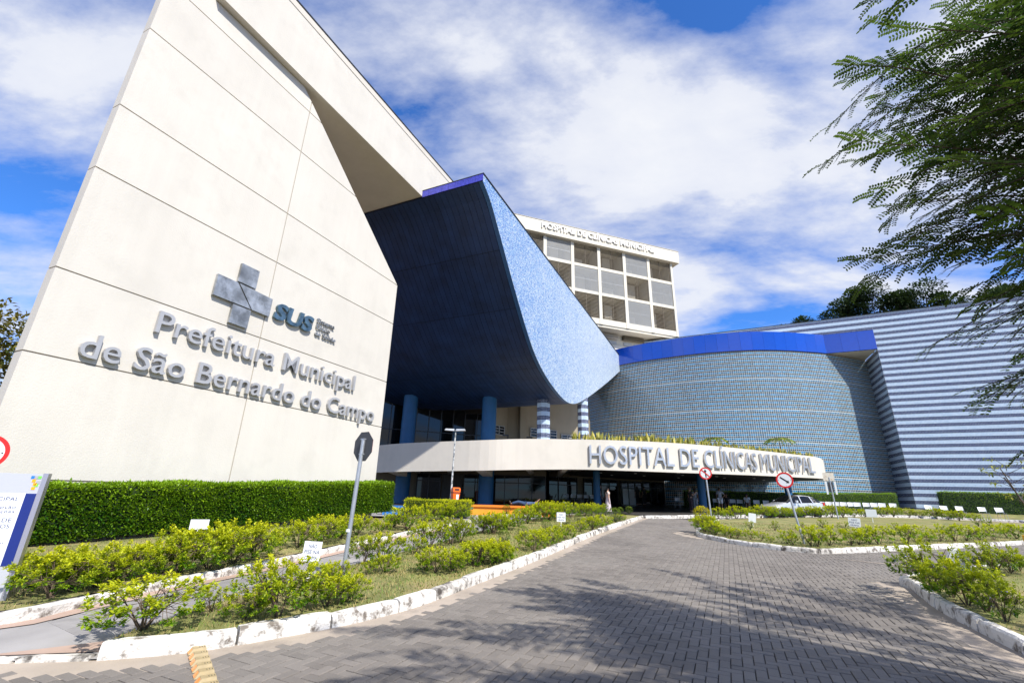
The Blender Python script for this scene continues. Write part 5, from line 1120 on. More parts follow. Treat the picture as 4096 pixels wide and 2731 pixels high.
# lamp post with bin
lp = thing('lamp_post', (-3.2, 27.0, gz(0, 27)), 'slim grey lamp post with two flat lamp heads before the marquee', 'lamp post'); x, y = -3.2, 27.0
MB().tube([(x, y, .4), (x, y, 2.4), (x+.02, y, 5.2)], [.06, .05, .04], 10).build('post', mat('flaking_post_paint', (.10, .12, .13), .5, dirt=(.55, .56, .55), dscale=7, dlo=.42, dhi=.55), lp)
for sx in (-1, 1): MB().hexa([(x+sx*.06, y-.13, 5.13), (x+sx*.62, y-.15, 5.16), (x+sx*.62, y+.15, 5.16), (x+sx*.06, y+.13, 5.13)][::sx], [(x+sx*.06, y-.10, 5.24), (x+sx*.56, y-.10, 5.25), (x+sx*.56, y+.10, 5.25), (x+sx*.06, y+.10, 5.24)][::sx]).build('lamp_head', M['galv'], lp)
def litter_bin(x, y, z, az_deg, label):
    t_ = thing('litter_bin', (x, y, z), label, 'bin', 'orange litter bins'); dx, n = frame_at(az_deg); c = Vector((x, y, z))
    b = MB(); lo, hi = [], []
    for sx, sn in ((-1, -1), (1, -1), (1, 1), (-1, 1)): lo.append(c+dx*.15*sx+n*.12*sn); hi.append(c+dx*.21*sx+n*.17*sn+ZV*.48)
    b.hexa(lo, hi); b.build('body', M['orange'], t_)
    MB().cbox(c+ZV*.50, dx*.43, n*.36, ZV*.05).build('rim', M['sign_black'], t_)
    prof = [(-.19, .525), (-.19, .62), (-.12, .72), (.0, .78), (.12, .76), (.19, .68), (.19, .525)]
    MB().prism([c-dx*.215+n*a+ZV*h for a, h in prof], dx*.43).build('hood', M['orange'], t_)
    MB().cbox(c+n*.185+ZV*.66, dx*.26, n*.02, ZV*.10).build('slot', M['sign_black'], t_)
    MB().cbox(c+n*.152+dx*.06+ZV*.26, dx*.14, n*.02, ZV*.36).build('sticker', M['sign_white'], t_)
    return t_
litter_bin(-2.93, 26.75, 1.18, 150, 'orange litter bin fixed to the slim lamp post')
litter_bin(38.4, 34.0, 1.05, 230, 'orange litter bin in front of the broad hedge on the right')
MB().tube([(38.1, 34.3, .8), (37.2, 35.0, 3.9)], .05, 8).build('leaning_pole', M['sign_back'], base=(38.1, 34.3, .8), label='thin dark leaning pole behind the right-hand orange bin', cat='pole')
# curved orange bench, blue bench, white step
bo = thing('orange_bench', (0, 26.5, .56), 'long curved orange masonry bench in front of the thick blue column', 'bench')
line = catmull([(-2.9, 25.7), (-1.6, 26.3), (0.2, 26.5), (1.9, 26.2), (2.9, 25.7)], 5); lv = [Vector((a_, c_, 0)) for a_, c_ in line]; ln_ = normals2d(lv)
def curved_box(off0, off1, z0, z1):
    b = MB(); zz0 = [v+n_*off1+ZV*(gz(v.x, v.y)+z0) for v, n_ in zip(lv, ln_)]; zz1 = [v+n_*off1+ZV*(.56+z1) for v, n_ in zip(lv, ln_)]; y0 = [v+n_*off0+ZV*(gz(v.x, v.y)+z0) for v, n_ in zip(lv, ln_)]; y1 = [v+n_*off0+ZV*(.56+z1) for v, n_ in zip(lv, ln_)]
    b.grid([zz0, zz1]); b.grid([zz1, y1]); b.grid([y1, y0]); b.add([zz0[0], zz1[0], y1[0], y0[0]], [(3, 2, 1, 0)]); b.add([zz0[-1], zz1[-1], y1[-1], y0[-1]], [(0, 1, 2, 3)]); return b
curved_box(-.22, .16, -.05, .42).build('seat_wall', M['orange_wall'], bo); curved_box(-.30, .26, .425 if False else .0, .50)
b = MB(); a1 = [v+n_*.26+ZV*.985 for v, n_ in zip(lv, ln_)]; a2 = [v+n_*.26+ZV*1.085 for v, n_ in zip(lv, ln_)]; a3 = [v-n_*.30+ZV*1.085 for v, n_ in zip(lv, ln_)]; a4 = [v-n_*.30+ZV*.985 for v, n_ in zip(lv, ln_)]
b.grid([a1, a2]); b.grid([a2, a3]); b.grid([a3, a4]); b.grid([a4, a1]); b.add([a1[0], a2[0], a3[0], a4[0]], [(3, 2, 1, 0)]); b.add([a1[-1], a2[-1], a3[-1], a4[-1]], [(0, 1, 2, 3)]); b.build('seat_slab', mat('orange_seat_paint', (.78, .20, .012), .55, var=.08), bo)
for i, (x0, x1, y0, lab) in enumerate(((-3.1, -1.75, 24.4, 'blue masonry bench in front of the orange bench'), (-6.4, -4.6, 24.3, 'blue masonry bench half hidden behind the end of the tall hedge'))):
    t_ = thing('blue_bench', ((x0+x1)/2, y0, gz(0, y0)), lab, 'bench', 'blue masonry benches'); z0 = gz(0, y0)
    MB().box((x0, y0-.2, z0+.36), (x1, y0+.25, z0+.45)).build('seat', M['blue_bench'], t_); MB().box((x0+.15, y0-.1, z0-.02), (x1-.35, y0+.18, z0+.36)).build('pedestal', M['blue_bench'], t_)
b = MB().obox((-.75, 25.0, .45), (2.6, .55, 0), (-.08, .35, 0), (0, 0, .22)); b.build('low_step', M['kerb'], base=(0, 25, .5), label='low white painted step in front of the orange bench', cat='step')
t_ = thing('orange_bench', (45.5, 33.5, .8), 'low orange wall bench at the far right behind the shrubs', 'bench'); MB().obox((42.0, 33.0, .75), (8, -4.3, 0), (.2, .35, 0), (0, 0, .45)).build('seat_wall', M['orange_wall'], t_)
# raised studs across the drive
for i in range(7):
    f = i; p = Vector((-2.90, 5.07, 0)).lerp(Vector((-2.44, 4.47, 0)), f/4.6); z = gz(p.x, p.y)
    d = Vector((.61, -.79, 0)); s = Vector((.79, .61, 0)); c = Vector((p.x, p.y, z)); t_ = thing('road_stud', tuple(c), f'yellow raised road stud, {ORD[i]} from the kerb', 'road stud', 'yellow studs across the drive')
    lo = [c-s*.10-d*.062, c+s*.05-d*.062, c+s*.05+d*.062, c-s*.10+d*.062]; hi = [c-s*.065-d*.045+ZV*.042, c+s*.04-d*.045+ZV*.042, c+s*.04+d*.045+ZV*.042, c-s*.065+d*.045+ZV*.042]
    MB().hexa(lo[::-1], hi[::-1]).build('body', M['stud'], t_)
    MB().hexa([c-s*.1005-d*.035+ZV*.006, c-s*.1005+d*.035+ZV*.006, c-s*.094+d*.035+ZV*.006, c-s*.094-d*.035+ZV*.006], [c-s*.072-d*.028+ZV*.036, c-s*.072+d*.028+ZV*.036, c-s*.066+d*.028+ZV*.036, c-s*.066-d*.028+ZV*.036]).build('reflector', M['amber'], t_)
    for q in (-.02, 0, .02): MB().cbox(c+s*(.01+q)+ZV*.0425, s*.004, d*.03, ZV*.002).build('mark', M['sign_black'], t_)
# bollards on the verge
t_ = thing('bollard', (9.75, 10.65, gz(9, 10.6)), 'white concrete bollard with sloping rounded top among the verge shrubs', 'bollard'); c = Vector((9.75, 10.65, gz(9, 10.6)-.05)); dx, n = frame_at(215)
pr_ = [(-.17, 0), (-.15, .42), (-.10, .54), (.0, .59), (.09, .57), (.14, .48), (.19, 0)]
MB().prism([c+dx*a_+ZV*h_-n*.14 for a_, h_ in pr_], n*.28).build('block', M['white'], t_); MB().cbox(c+ZV*.04, dx*.5, n*.42, ZV*.10).build('plinth', M['concrete'], t_)
t_ = thing('bollard', (12.05, 11.25, gz(11, 11)), 'black and yellow striped post at the right picture edge', 'bollard')
for k in range(6): MB().lathe((12.05, 11.25, gz(11, 11)-.02+k*.14), [(.07, .001), (.07, .139)], 20).build('stripe', M['sign_black'] if k % 2 == 0 else mat('hazard_yellow', (.75, .42, .01), .5), t_)
# ------------------------------------------------------------------ waiting chairs
M['chair'] = mat('white_chair_plastic', (.72, .73, .75), .4)
def chair_meshes():
    seat = MB(); seat.grid([[(-.22+.44*i/4, -.20+.42*j/4, .44+.012*((i-2)/2)**2+(.02 if j == 4 else 0)) for i in range(5)] for j in range(5)]); seat.grid([[(-.22+.44*i/4, -.20+.42*j/4, .425) for i in range(5)] for j in range(5)], flip=True)
    back = MB()
    for o in (0, .014):
        back.grid([[(-.22+.44*i/6, -.21-.10*(z-.60)/.25-.045*(1-((i-3)/3)**2)-o, z) for i in range(7)] for z in (.56, .64, .72, .80, .85)], flip=(o > 0))
    legs = []
    for sx in (-1, 1):
        for y0, y1 in ((.18, .24), (-.16, -.24)):
            l = MB(); l.tube([(sx*.19, y0, .43), (sx*.20, y1, 0)], .011, 6); legs.append(l.mesh('leg', M['galv']))
    bars = MB()
    for sx in (-1, 1): bars.tube([(sx*.20, -.18, .42), (sx*.205, -.215, .62)], .012, 6)
    return [('seat', seat.mesh('seat', M['chair'])), ('backrest', back.mesh('backrest', M['chair'])), ('back_bar', bars.mesh('back_bar', M['galv']))]+[('leg', l) for l in legs]
CH = chair_meshes()
def chair(x, y, z, az_deg, label, group):
    t_ = thing('waiting_chair', (x, y, z), label, 'chair', group); rz = -R_(az_deg)
    t_.rotation_euler = (0, 0, rz)
    for nm, me in CH: inst(nm, me, t_)
    return t_
for i, (x, y) in enumerate(((32.2, 36.35), (33.1, 36.05), (34.0, 35.75), (34.95, 35.0), (35.8, 34.6))):
    chair(x, y, gz(x, y)+.135, 205, f'white plastic chair before the broad hedge, {ORD[i]} from the left', 'white chairs before the broad hedge')
for i, a_ in enumerate((33.4, 34.0, 34.6, 35.2, 35.8, 36.3, 37.0, 37.6, 38.2, 39.0)):
    r_ = 46.2+(.25 if i % 3 == 0 else 0); x, y = math.sin(R_(a_))*r_, math.cos(R_(a_))*r_; chair(x, y, .98, 215, f'white plastic chair right of the parked car before the hedge, {ORD[i]} from the car', 'white chairs right of the car')
for i, a_ in enumerate((19.6, 22.0, 23.6, 25.3, 26.0, 26.7, 27.6, 28.5)):
    r_ = 43.0; x, y = math.sin(R_(a_))*r_, math.cos(R_(a_))*r_; chair(x, y, gz(x, y)+.13, 205, f'shaded white chair under the marquee along the glass blocks, {ORD[i]} from the left', 'chairs under the marquee')
for i in range(5): chair(4.9+.62*i, 40.2+.36*i, gz(0, 41)+.13, 200, f'dim chair along the dark windows under the marquee, {ORD[i]} from the left', 'dim chairs by the entrance windows')
# ================================================================== parked car
M['car'] = mat('silver_car_paint', (.60, .61, .64), .22, metal=.35, coat=1.0)
M['tyre'] = mat('tyre_rubber', (.018, .018, .018), .8); M['rim'] = mat('alloy_rim', (.62, .62, .64), .25, metal=.9)
M['lamp_clear'] = mat('headlamp', (.75, .77, .8), .08, spec=.8); M['lamp_red'] = mat('tail_lamp', (.45, .01, .01), .15)
M['black_plastic'] = mat('black_trim', (.02, .02, .022), .5)
def build_car(pos, az_deg):
    t_ = thing('parked_car', pos, 'silver hatchback car parked under the right end of the marquee', 'car'); t_.rotation_euler = (0, 0, R_(90)-R_(az_deg))      # local +x is forward
    # stations: x, half width, sill z, shoulder z, roof-edge half width, roof-edge z, centre z
    S = [(2.16, .50, .34, .58, .30, .60, .60), (2.08, .72, .22, .66, .52, .70, .71), (1.85, .83, .18, .74, .62, .80, .82), (1.45, .87, .18, .84, .66, .88, .91), (1.02, .88, .18, .91, .70, .95, .985), (.70, .88, .18, .93, .70, 1.08, 1.12), (.30, .885, .18, .94, .64, 1.32, 1.36), (-.05, .89, .18, .95, .60, 1.42, 1.465), (-.55, .89, .18, .96, .60, 1.44, 1.49), (-1.05, .885, .18, .98, .59, 1.41, 1.465), (-1.45, .875, .19, 1.0, .57, 1.33, 1.39), (-1.78, .85, .21, 1.0, .55, 1.19, 1.25), (-2.02, .80, .26, .95, .55, .99, 1.02), (-2.14, .70, .34, .80, .50, .82, .83)]
    rows = []
    for x, w, zs_, zb, wr, zr, zc_ in S:
        half = [(w*.90, zs_), (w*.985, zs_+.14), (w, zs_+(zb-zs_)*.55), (w*.965, zb-.03), (w*.925, zb), (wr+.02, zr-.03), (wr*.86, zr+(zc_-zr)*.35), (wr*.45, zc_-.012), (0, zc_)]
        rows.append([Vector((x, -a_, z_)) for a_, z_ in half]+[Vector((x, a_, z_)) for a_, z_ in reversed(half[:-1])])
    b = MB(); n = len(rows[0]); vs = [p for r in rows for p in r]; fs, mi = [], []
    for i in range(len(rows)-1):
        for k in range(n-1):
            g_ = 0
            side = k in (4, n-2-4)
            if side and 5 <= i <= 10: g_ = 1                            # door and quarter windows
            if 4 <= i <= 6 and k in (5, 6, 7, 8, 9, 10) : g_ = 1        # windscreen
            if i in (10, 11) and k in (6, 7, 8, 9): g_ = 1              # rear screen
            fs.append((i*n+k, i*n+k+1, (i+1)*n+k+1, (i+1)*n+k)); mi.append(g_)
    b.add(vs, fs); b.m = mi; b.add(rows[0], [tuple(reversed(range(n)))]); b.add(rows[-1], [tuple(range(n))])
    o = b.build('body', [M['car'], M['glass_dark']], None); o.parent = t_; smooth_by_angle(o, 38)
    def part(nm, bb, m_, par=t_):
        q_ = bb.build(nm, m_, None); q_.parent = par; return q_
    for sy in (-1, 1):
        part('pillar', MB().hexa([(.02, sy*.885, .95), (-.06, sy*.885, .95), (-.06, sy*.875, .95), (.02, sy*.875, .95)], [(-.06, sy*.64, 1.40), (-.14, sy*.64, 1.40), (-.14, sy*.63, 1.40), (-.06, sy*.63, 1.40)]), M['car'])
        part('pillar', MB().hexa([(-.98, sy*.885, .97), (-1.06, sy*.885, .97), (-1.06, sy*.875, .97), (-.98, sy*.875, .97)], [(-.94, sy*.64, 1.39), (-1.02, sy*.64, 1.39), (-1.02, sy*.63, 1.39), (-.94, sy*.63, 1.39)]), M['car'])
        part('mirror', MB().hexa([(.55, sy*.90, .98), (.42, sy*.90, .98), (.42, sy*1.06, .98), (.55, sy*1.04, .98)], [(.52, sy*.90, 1.12), (.42, sy*.90, 1.13), (.42, sy*1.05, 1.12), (.50, sy*1.03, 1.11)]), M['car'])
        part('headlight', MB().hexa([(2.09, sy*.46, .60), (1.80, sy*.83, .66), (1.72, sy*.80, .66), (2.0, sy*.44, .60)], [(2.02, sy*.48, .72), (1.72, sy*.82, .80), (1.66, sy*.78, .80), (1.95, sy*.44, .72)]), M['lamp_clear'])
        part('tail_light', MB().cbox((-2.0, sy*.74, .92), (.14, 0, 0), (0, .16, 0), (0, 0, .22)), M['lamp_red'])
        part('door_handle', MB().cbox((-.35, sy*.893, .82), (.18, 0, 0), (0, .02, 0), (0, 0, .025)), M['car']); part('door_handle', MB().cbox((-1.2, sy*.89, .85), (.16, 0, 0), (0, .02, 0), (0, 0, .025)), M['car'])
        for x0 in (-.55, .68): part('door_gap', MB().cbox((x0, sy*.887, .60), (.012, 0, 0), (0, .012, 0), (0, 0, .64)), M['black_plastic'])
        for x0 in (1.35, -1.28):
            w = thing('wheel', (x0, sy*.80, .31)); del_ = w; w.parent = t_
            b = MB(); prof = [(.20, -.10), (.29, -.105), (.315, -.07), (.315, .07), (.29, .105), (.20, .10)]; nn_ = 28
            vs = [(r_*math.cos(6.28319*k/nn_), y_, r_*math.sin(6.28319*k/nn_)) for r_, y_ in prof for k in range(nn_)]
            b.add(vs, [(i*nn_+k, i*nn_+(k+1) % nn_, (i+1)*nn_+(k+1) % nn_, (i+1)*nn_+k) for i in range(5) for k in range(nn_)]); part('tyre', b, M['tyre'], w)
            b = MB()
            for k in range(10):
                a_ = 6.28319*k/10; d = Vector((math.cos(a_), 0, math.sin(a_))); s = Vector((-d.z, 0, d.x)); b.hexa([d*.04-s*.022+Vector((0, sy*.07, 0)), d*.205-s*.016+Vector((0, sy*.095, 0)), d*.205+s*.016+Vector((0, sy*.095, 0)), d*.04+s*.022+Vector((0, sy*.07, 0))], [d*.04-s*.022+Vector((0, sy*.09, 0)), d*.205-s*.016+Vector((0, sy*.112, 0)), d*.205+s*.016+Vector((0, sy*.112, 0)), d*.04+s*.022+Vector((0, sy*.09, 0))])
            part('rim', b, M['rim'], w)
            b = MB(); b.add([(.2*math.cos(6.28319*k/20), sy*.05, .2*math.sin(6.28319*k/20)) for k in range(20)], [tuple(range(20))]); part('brake_disc', b, M['tyre'], w)
            arch = MB(); pts = [Vector((x0+.37*math.cos(R_(a_)), sy*.893, .31+.37*math.sin(R_(a_)))) for a_ in range(0, 181, 15)]; pi2 = [Vector((x0+.315*math.cos(R_(a_)), sy*.8935, .31+.315*math.sin(R_(a_)))) for a_ in range(0, 181, 15)]
            arch.grid([pts, pi2]); arch.add([Vector((x0, sy*.892, .31))]+pi2, [(0, q_+1, q_+2) for q_ in range(len(pi2)-1)]); part('wheel_arch', arch, M['black_plastic'])
    part('grille', MB().cbox((2.125, 0, .46), (.06, 0, 0), (0, .86, 0), (0, 0, .16)), M['black_plastic']); part('number_plate', MB().cbox((2.175, 0, .49), (.02, 0, 0), (0, .40, 0), (0, 0, .12)), M['white'])
    part('lower_bumper', MB().cbox((2.06, 0, .25), (.10, 0, 0), (0, 1.30, 0), (0, 0, .10)), M['black_plastic']); part('sill', MB().cbox((0, 0, .19), (2.0, 0, 0), (0, 1.70, 0), (0, 0, .05)), M['black_plastic'])
    return t_
build_car((19.6, 33.0, gz(0, 33)-.005), 255)

# ================================================================== people
SKIN = mat('skin', (.42, .24, .16), .6); SKIN2 = mat('skin_brown', (.26, .14, .09), .6)
HAIR = mat('dark_hair', (.018, .013, .010), .6); HAIR2 = mat('brown_hair', (.09, .05, .03), .6); SHOE = mat('shoe', (.03, .03, .03), .6)
def skin_mesh(name, verts, edges, root=0, sub=1):
    """continuous surface grown around a jointed skeleton: verts (x,y,z,rx,ry)"""
    me = bpy.data.meshes.new(name); me.from_pydata([v[:3] for v in verts], edges, []); o = bpy.data.objects.new(name, me); COL.objects.link(o)
    o.modifiers.new('skin', 'SKIN'); sv = me.skin_vertices[0].data
    for i, v in enumerate(verts): sv[i].radius = (v[3], v[4] if len(v) > 4 else v[3]); sv[i].use_root = (i == root)
    s = o.modifiers.new('sub', 'SUBSURF'); s.levels = sub; s.render_levels = sub
    bpy.context.view_layer.update(); out = bpy.data.meshes.new_from_object(o.evaluated_get(bpy.context.evaluated_depsgraph_get())); bpy.data.objects.remove(o); bpy.data.meshes.remove(me)
    out.name = name; out.polygons.foreach_set('use_smooth', [True]*len(out.polygons)); return out
def lerp3(a, b, f): return tuple(a[i]+(b[i]-a[i])*f for i in range(3))
def figure(loc, az_deg, label, J, skin, wear, hair, hairstyle='short', tilt=None, scale=1.0):
    """J: joint positions (front is +y, left is -x); wear: list of (garment name, material, joints chain spec)"""
    t_ = thing('person', loc, label, 'person'); t_.rotation_euler = (0, 0, -R_(az_deg)) if tilt is None else tilt; t_.scale = (scale,)*3
    V, E, ix = [], [], {}
    def v(nm, p, r, r2=None): ix[nm] = len(V); V.append((*p, r, r2 or r)); return ix[nm]
    v('pel', J['pel'], .125, .095); v('waist', lerp3(J['pel'], J['chest'], .45), .11, .085); v('chest', J['chest'], .135, .095); v('neck', J['neck'], .048); v('head0', lerp3(J['neck'], J['head'], .55), .062, .072); v('head', J['head'], .075, .09); v('crown', J['crown'], .045, .055)
    for a, c in (('pel', 'waist'), ('waist', 'chest'), ('chest', 'neck'), ('neck', 'head0'), ('head0', 'head'), ('head', 'crown')): E.append((ix[a], ix[c]))
    for s in ('L', 'R'):
        v('sh'+s, J['sh'+s], .052); v('el'+s, J['el'+s], .038); v('wr'+s, J['wr'+s], .026, .030); E += [(ix['chest'], ix['sh'+s]), (ix['sh'+s], ix['el'+s]), (ix['el'+s], ix['wr'+s])]
        d = Vector(J['wr'+s])-Vector(J['el'+s]); d.normalize(); side = d.cross(Vector((0, 1, 0)) if abs(d.y) < .8 else Vector((1, 0, 0))).normalized(); w = Vector(J['wr'+s]); palm = w+d*.06
        v('pa'+s, palm, .030, .016); E.append((ix['wr'+s], ix['pa'+s]))
        for q, (o_, l_) in enumerate(((-.028, .075), (-.010, .088), (.010, .082), (.027, .062))):
            k = w+d*.10+side*o_; f1 = k+d*l_*.5+Vector((0, .012, 0)); f2 = k+d*l_+Vector((0, .03, 0)); a1 = v(f'f{s}{q}a', k, .0095); a2 = v(f'f{s}{q}b', f1, .0085); a3 = v(f'f{s}{q}c', f2, .007); E.extend([(ix['pa'+s], a1), (a1, a2), (a2, a3)])
        a1 = v('th'+s+'a', w+d*.035+side*-.045+Vector((0, .012, 0)), .011); a2 = v('th'+s+'b', w+d*.075+side*-.06+Vector((0, .02, 0)), .0085); E.extend([(ix['pa'+s], a1), (a1, a2)])
        v('hip'+s, J['hip'+s], .082); v('kn'+s, J['kn'+s], .056); v('an'+s, J['an'+s], .037); v('toe'+s, J['toe'+s], .034, .026); E += [(ix['pel'], ix['hip'+s]), (ix['hip'+s], ix['kn'+s]), (ix['kn'+s], ix['an'+s]), (ix['an'+s], ix['toe'+s])]
    me = skin_mesh('body', V, E); me.materials.append(skin); inst('body', me, t_)
    for nm, m_, parts, grow in wear:
        if callable(parts): o = parts(nm, m_, t_); continue
        nodes = []
        for ch in parts:
            for q in ch:
                if q not in nodes: nodes.append(q)
        W_ = []
        for q in nodes:
            if isinstance(q, tuple): a, c, f = q; p = lerp3(V[ix[a]][:3], V[ix[c]][:3], f); r = V[ix[a]][3]+(V[ix[c]][3]-V[ix[a]][3])*f; W_.append((*p, r+grow, r+grow))
            else: p = V[ix[q]]; W_.append((*p[:3], p[3]+grow, p[4]+grow))
        Ed = [(nodes.index(a), nodes.index(c)) for ch in parts for a, c in zip(ch, ch[1:])]
        gm = skin_mesh(nm, W_, Ed); gm.materials.append(m_); inst(nm, gm, t_)
    # face: eyes, nose, mouth; ears; hair
    h = Vector(J['head']); cr_ = Vector(J['crown']); upv = (cr_-h).normalized(); fw = Vector(J.get('face', (0, 1, 0))).normalized(); sdv = fw.cross(upv).normalized(); fw = upv.cross(sdv)
    b = MB(); b.add([h+fw*.088+upv*.02, h+fw*.086-sdv*.014-upv*.025, h+fw*.108-upv*.02, h+fw*.086+sdv*.014-upv*.025], [(0, 1, 2), (0, 2, 3), (1, 3, 2)]); inst('nose', b.mesh('nose', skin), t_)
    for sg in (-1, 1):
        e = MB(); e.lathe((0, 0, 0), [(.003, -.007), (.009, 0), (.003, .007)], 8); mm = e.mesh('eye', HAIR); inst('eye', mm, t_, h+fw*.084+sdv*.032*sg+upv*.012)
        e = MB(); e.lathe((0, 0, 0), [(.006, -.03), (.012, 0), (.008, .03)], 8); inst('ear', e.mesh('ear', skin), t_, h+sdv*.082*sg-upv*.005)
    e = MB(); e.cbox((0, 0, 0), sdv*.04, fw*.008, upv*.008); inst('mouth', e.mesh('mouth', mat('lips', (.25, .06, .05), .5)), t_, h+fw*.086-upv*.045)
    hb = MB(); nl, nk = 7, 16; rows = []
    for i in range(nl+1):
        th = R_(8+(112 if hairstyle != 'short' else 95)*i/nl); r_ = []
        for k in range(nk+1):
            ph = 6.28319*k/nk; dirv = (fw*math.cos(ph)*1.12+sdv*math.sin(ph)*.92)*math.sin(th)+upv*math.cos(th)
            front = math.cos(ph) > .25 and th > R_(58); rad = .108 if not front else .080
            r_.append(h+upv*.012+dirv*rad-fw*.012)
        rows.append(r_)
    hb.grid(rows); 
    if hairstyle == 'long':
        back = [[h-fw*(.085+.012*j)+sdv*(-.09+.18*i/6)*(1-.12*j)-upv*(.02+.085*j) for i in range(7)] for j in range(4)]; hb.grid(back); hb.grid([[p-fw*.03 for p in r] for r in back], flip=True)
    if hairstyle == 'bun': hb.lathe(h-fw*.12+upv*.06, [(.01, -.05), (.04, -.03), (.05, 0), (.04, .03), (.01, .05)], 10)
    inst('hair', hb.mesh('hair', hair, True), t_); return t_
def standing(h=1.68, **kw):
    k = h/1.70; J = dict(pel=(0, 0, .92), chest=(0, .01, 1.28), neck=(0, .0, 1.44), head=(0, .02, 1.58), crown=(0, .01, 1.665), shL=(-.17, 0, 1.37), shR=(.17, 0, 1.37), elL=(-.215, -.02, 1.10), elR=(.215, -.02, 1.10), wrL=(-.225, .04, .86), wrR=(.225, .04, .86), hipL=(-.085, 0, .88), hipR=(.085, 0, .88), knL=(-.09, .02, .48), knR=(.09, .02, .48), anL=(-.09, -.01, .08), anR=(.09, -.01, .08), toeL=(-.10, .14, .025), toeR=(.10, .14, .025))
    J.update(kw); return {a: tuple(x*k for x in p) if a != 'face' else p for a, p in J.items()}
def seated(**kw):
    J = dict(pel=(0, 0, .54), chest=(0, .03, .90), neck=(0, .05, 1.06), head=(0, .08, 1.20), crown=(0, .075, 1.285), shL=(-.17, .03, .99), shR=(.17, .03, .99), elL=(-.20, .07, .73), elR=(.20, .07, .73), wrL=(-.12, .27, .62), wrR=(.12, .27, .62), hipL=(-.09, .03, .52), hipR=(.09, .03, .52), knL=(-.10, .43, .53), knR=(.10, .43, .53), anL=(-.10, .42, .09), anR=(.10, .46, .09), toeL=(-.10, .57, .03), toeR=(.10, .61, .03))
    J.update(kw); return J
TOP = [('waist', 'chest'), ('chest', 'shL', ('shL', 'elL', .65)), ('chest', 'shR', ('shR', 'elR', .65)), ('pel', 'waist')]
LEGS = [('pel', 'hipL', 'knL', ('knL', 'anL', .9)), ('pel', 'hipR', 'knR', ('knR', 'anR', .9))]; SHORTS = [('pel', 'hipL', ('hipL', 'knL', .85)), ('pel', 'hipR', ('hipR', 'knR', .85))]
SHOES = [('anL', 'toeL')], [('anR', 'toeR')]
def skirt(z0, z1, r0, r1, sway=0.0):
    def f(nm, m_, t_):
        b = MB(); n = 36; rows = []
        for i in range(9):
            q_ = i/8; z = z1+(z0-z1)*q_; r_ = r1+(r0-r1)*q_**.8; rows.append([Vector((math.cos(6.28319*k/n)*r_*(1.08+.05*q_*math.sin(k*2.2)), math.sin(6.28319*k/n)*r_*(.86+.06*q_*math.sin(k*1.7+1))+sway*q_, z)) for k in range(n+1)])
        b.grid(rows, flip=True); return inst(nm, b.mesh(nm, m_, True), t_)
    return f
CREAM = mat('cream_dress_cloth', (.62, .48, .42), .85, var=.1, vscale=9); CREAM2 = mat('lilac_skirt_cloth', (.55, .47, .50), .85)
DARKP = mat('dark_floral_cloth', (.022, .018, .025), .85, dirt=(.20, .06, .07), dscale=22, dlo=.56, dhi=.66); BLACKC = mat('black_cloth', (.012, .012, .014), .85); GREYC = mat('grey_shirt_cloth', (.32, .34, .38), .85); WHITEC = mat('white_cloth', (.62, .64, .66), .85); JEAN = mat('blue_denim', (.03, .06, .13), .85); BLUEC = mat('blue_shirt_cloth', (.06, .10, .20), .85)
f_ = lambda x, y, dz=.13: (x, y, gz(x, y)+dz)
figure(f_(6.35, 30.2, .02), 75, 'person in a pale cream dress walking before the slim blue column', standing(1.62, face=(0, 1, 0), elR=(.23, -.06, 1.09), wrR=(.22, -.02, .84), anL=(-.09, .12, .08), toeL=(-.1, .27, .03)), SKIN, [('dress', CREAM, TOP, .032), ('skirt', CREAM2, skirt(.16, .98, .23, .125), 0), ('shoes', SHOE, SHOES[0], .012), ('shoes', SHOE, SHOES[1], .012)], HAIR, 'long')
figure(f_(12.75, 33.2), 80, 'person in dark flowered clothes raising a hand under the marquee', standing(1.66, elR=(.20, .10, 1.14), wrR=(.16, .30, 1.28), face=(0, 1, 0)), SKIN, [('top', BLACKC, TOP, .022), ('trousers', DARKP, LEGS, .028)], HAIR2, 'bun')
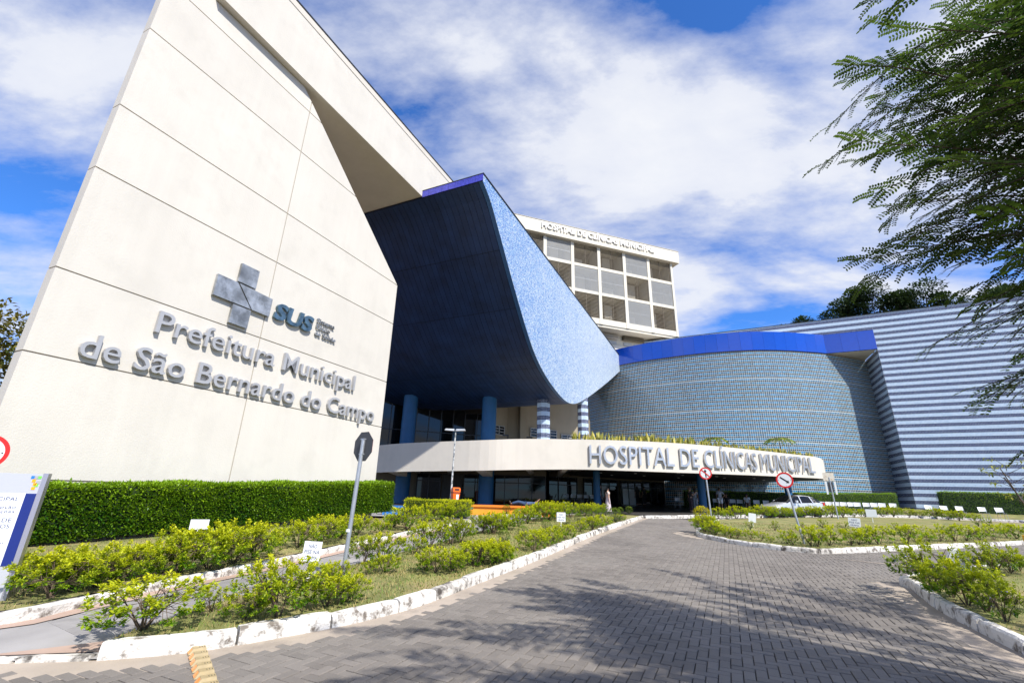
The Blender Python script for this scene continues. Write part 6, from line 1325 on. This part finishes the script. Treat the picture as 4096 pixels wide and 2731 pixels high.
figure(f_(15.9, 35.6), 35, 'person in grey shirt and white shorts seen from behind, hand on hip', standing(1.72, elR=(.36, -.06, 1.14), wrR=(.17, .02, 1.0)), SKIN2, [('shirt', GREYC, TOP, .030), ('shorts', WHITEC, SHORTS, .030), ('shoes', SHOE, SHOES[0], .012), ('shoes', SHOE, SHOES[1], .012)], HAIR, 'short')
figure(f_(14.3, 36.3), 20, 'person in a grey top standing right beside the slim column', standing(1.64), SKIN2, [('shirt', GREYC, TOP, .025), ('trousers', GREYC, LEGS, .02)], HAIR, 'long')
figure(f_(11.9, 43.6), 10, 'dark figure in the bright doorway, left of two', standing(1.66), SKIN2, [('top', BLACKC, TOP, .03), ('trousers', BLACKC, LEGS, .025)], HAIR, 'long')
figure(f_(12.7, 44.2), 340, 'dark figure in the bright doorway, right of two', standing(1.70), SKIN2, [('top', BLACKC, TOP, .03), ('trousers', BLACKC, LEGS, .025)], HAIR, 'short')
figure(f_(6.9, 35.4), 100, 'person in dark clothes half hidden behind the slim column by the cream dress', standing(1.70), SKIN, [('top', BLACKC, TOP, .03), ('trousers', JEAN, LEGS, .025)], HAIR, 'short')
for (a_, lab, tp, sk) in ((26.7, 'person in a white top seated on a chair under the marquee', WHITEC, SKIN), (24.7, 'person in dark clothes seated beside the person in white shorts', BLACKC, SKIN2)):
    r_ = 43.0 if a_ > 26 else 42.6; figure((math.sin(R_(a_))*r_, math.cos(R_(a_))*r_, gz(0, 39)+.12), 205, lab, seated(), sk, [('top', tp, TOP, .025), ('trousers', BLACKC, SHORTS, .022)], HAIR, 'long')
chair(math.sin(R_(24.7))*42.6, math.cos(R_(24.7))*42.6, gz(0, 39)+.13, 205, 'chair carrying the seated person in dark clothes', 'chairs under the marquee')
figure((.1, 26.42, 1.205), 0, 'person in a blue shirt lying on the orange bench with arms over the face', standing(1.68, elL=(-.30, .10, 1.52), wrL=(-.10, .18, 1.62), elR=(.30, .12, 1.52), wrR=(.10, .18, 1.62), knL=(-.09, .10, .50), anL=(-.09, -.02, .09)), SKIN2, [('shirt', BLUEC, TOP, .028), ('trousers', JEAN, LEGS, .026), ('shoes', SHOE, SHOES[0], .012), ('shoes', SHOE, SHOES[1], .012)], HAIR, 'short', tilt=Matrix(((0, 0, 1), (1, 0, 0), (0, 1, 0))).to_euler())
bpy.context.view_layer.update()
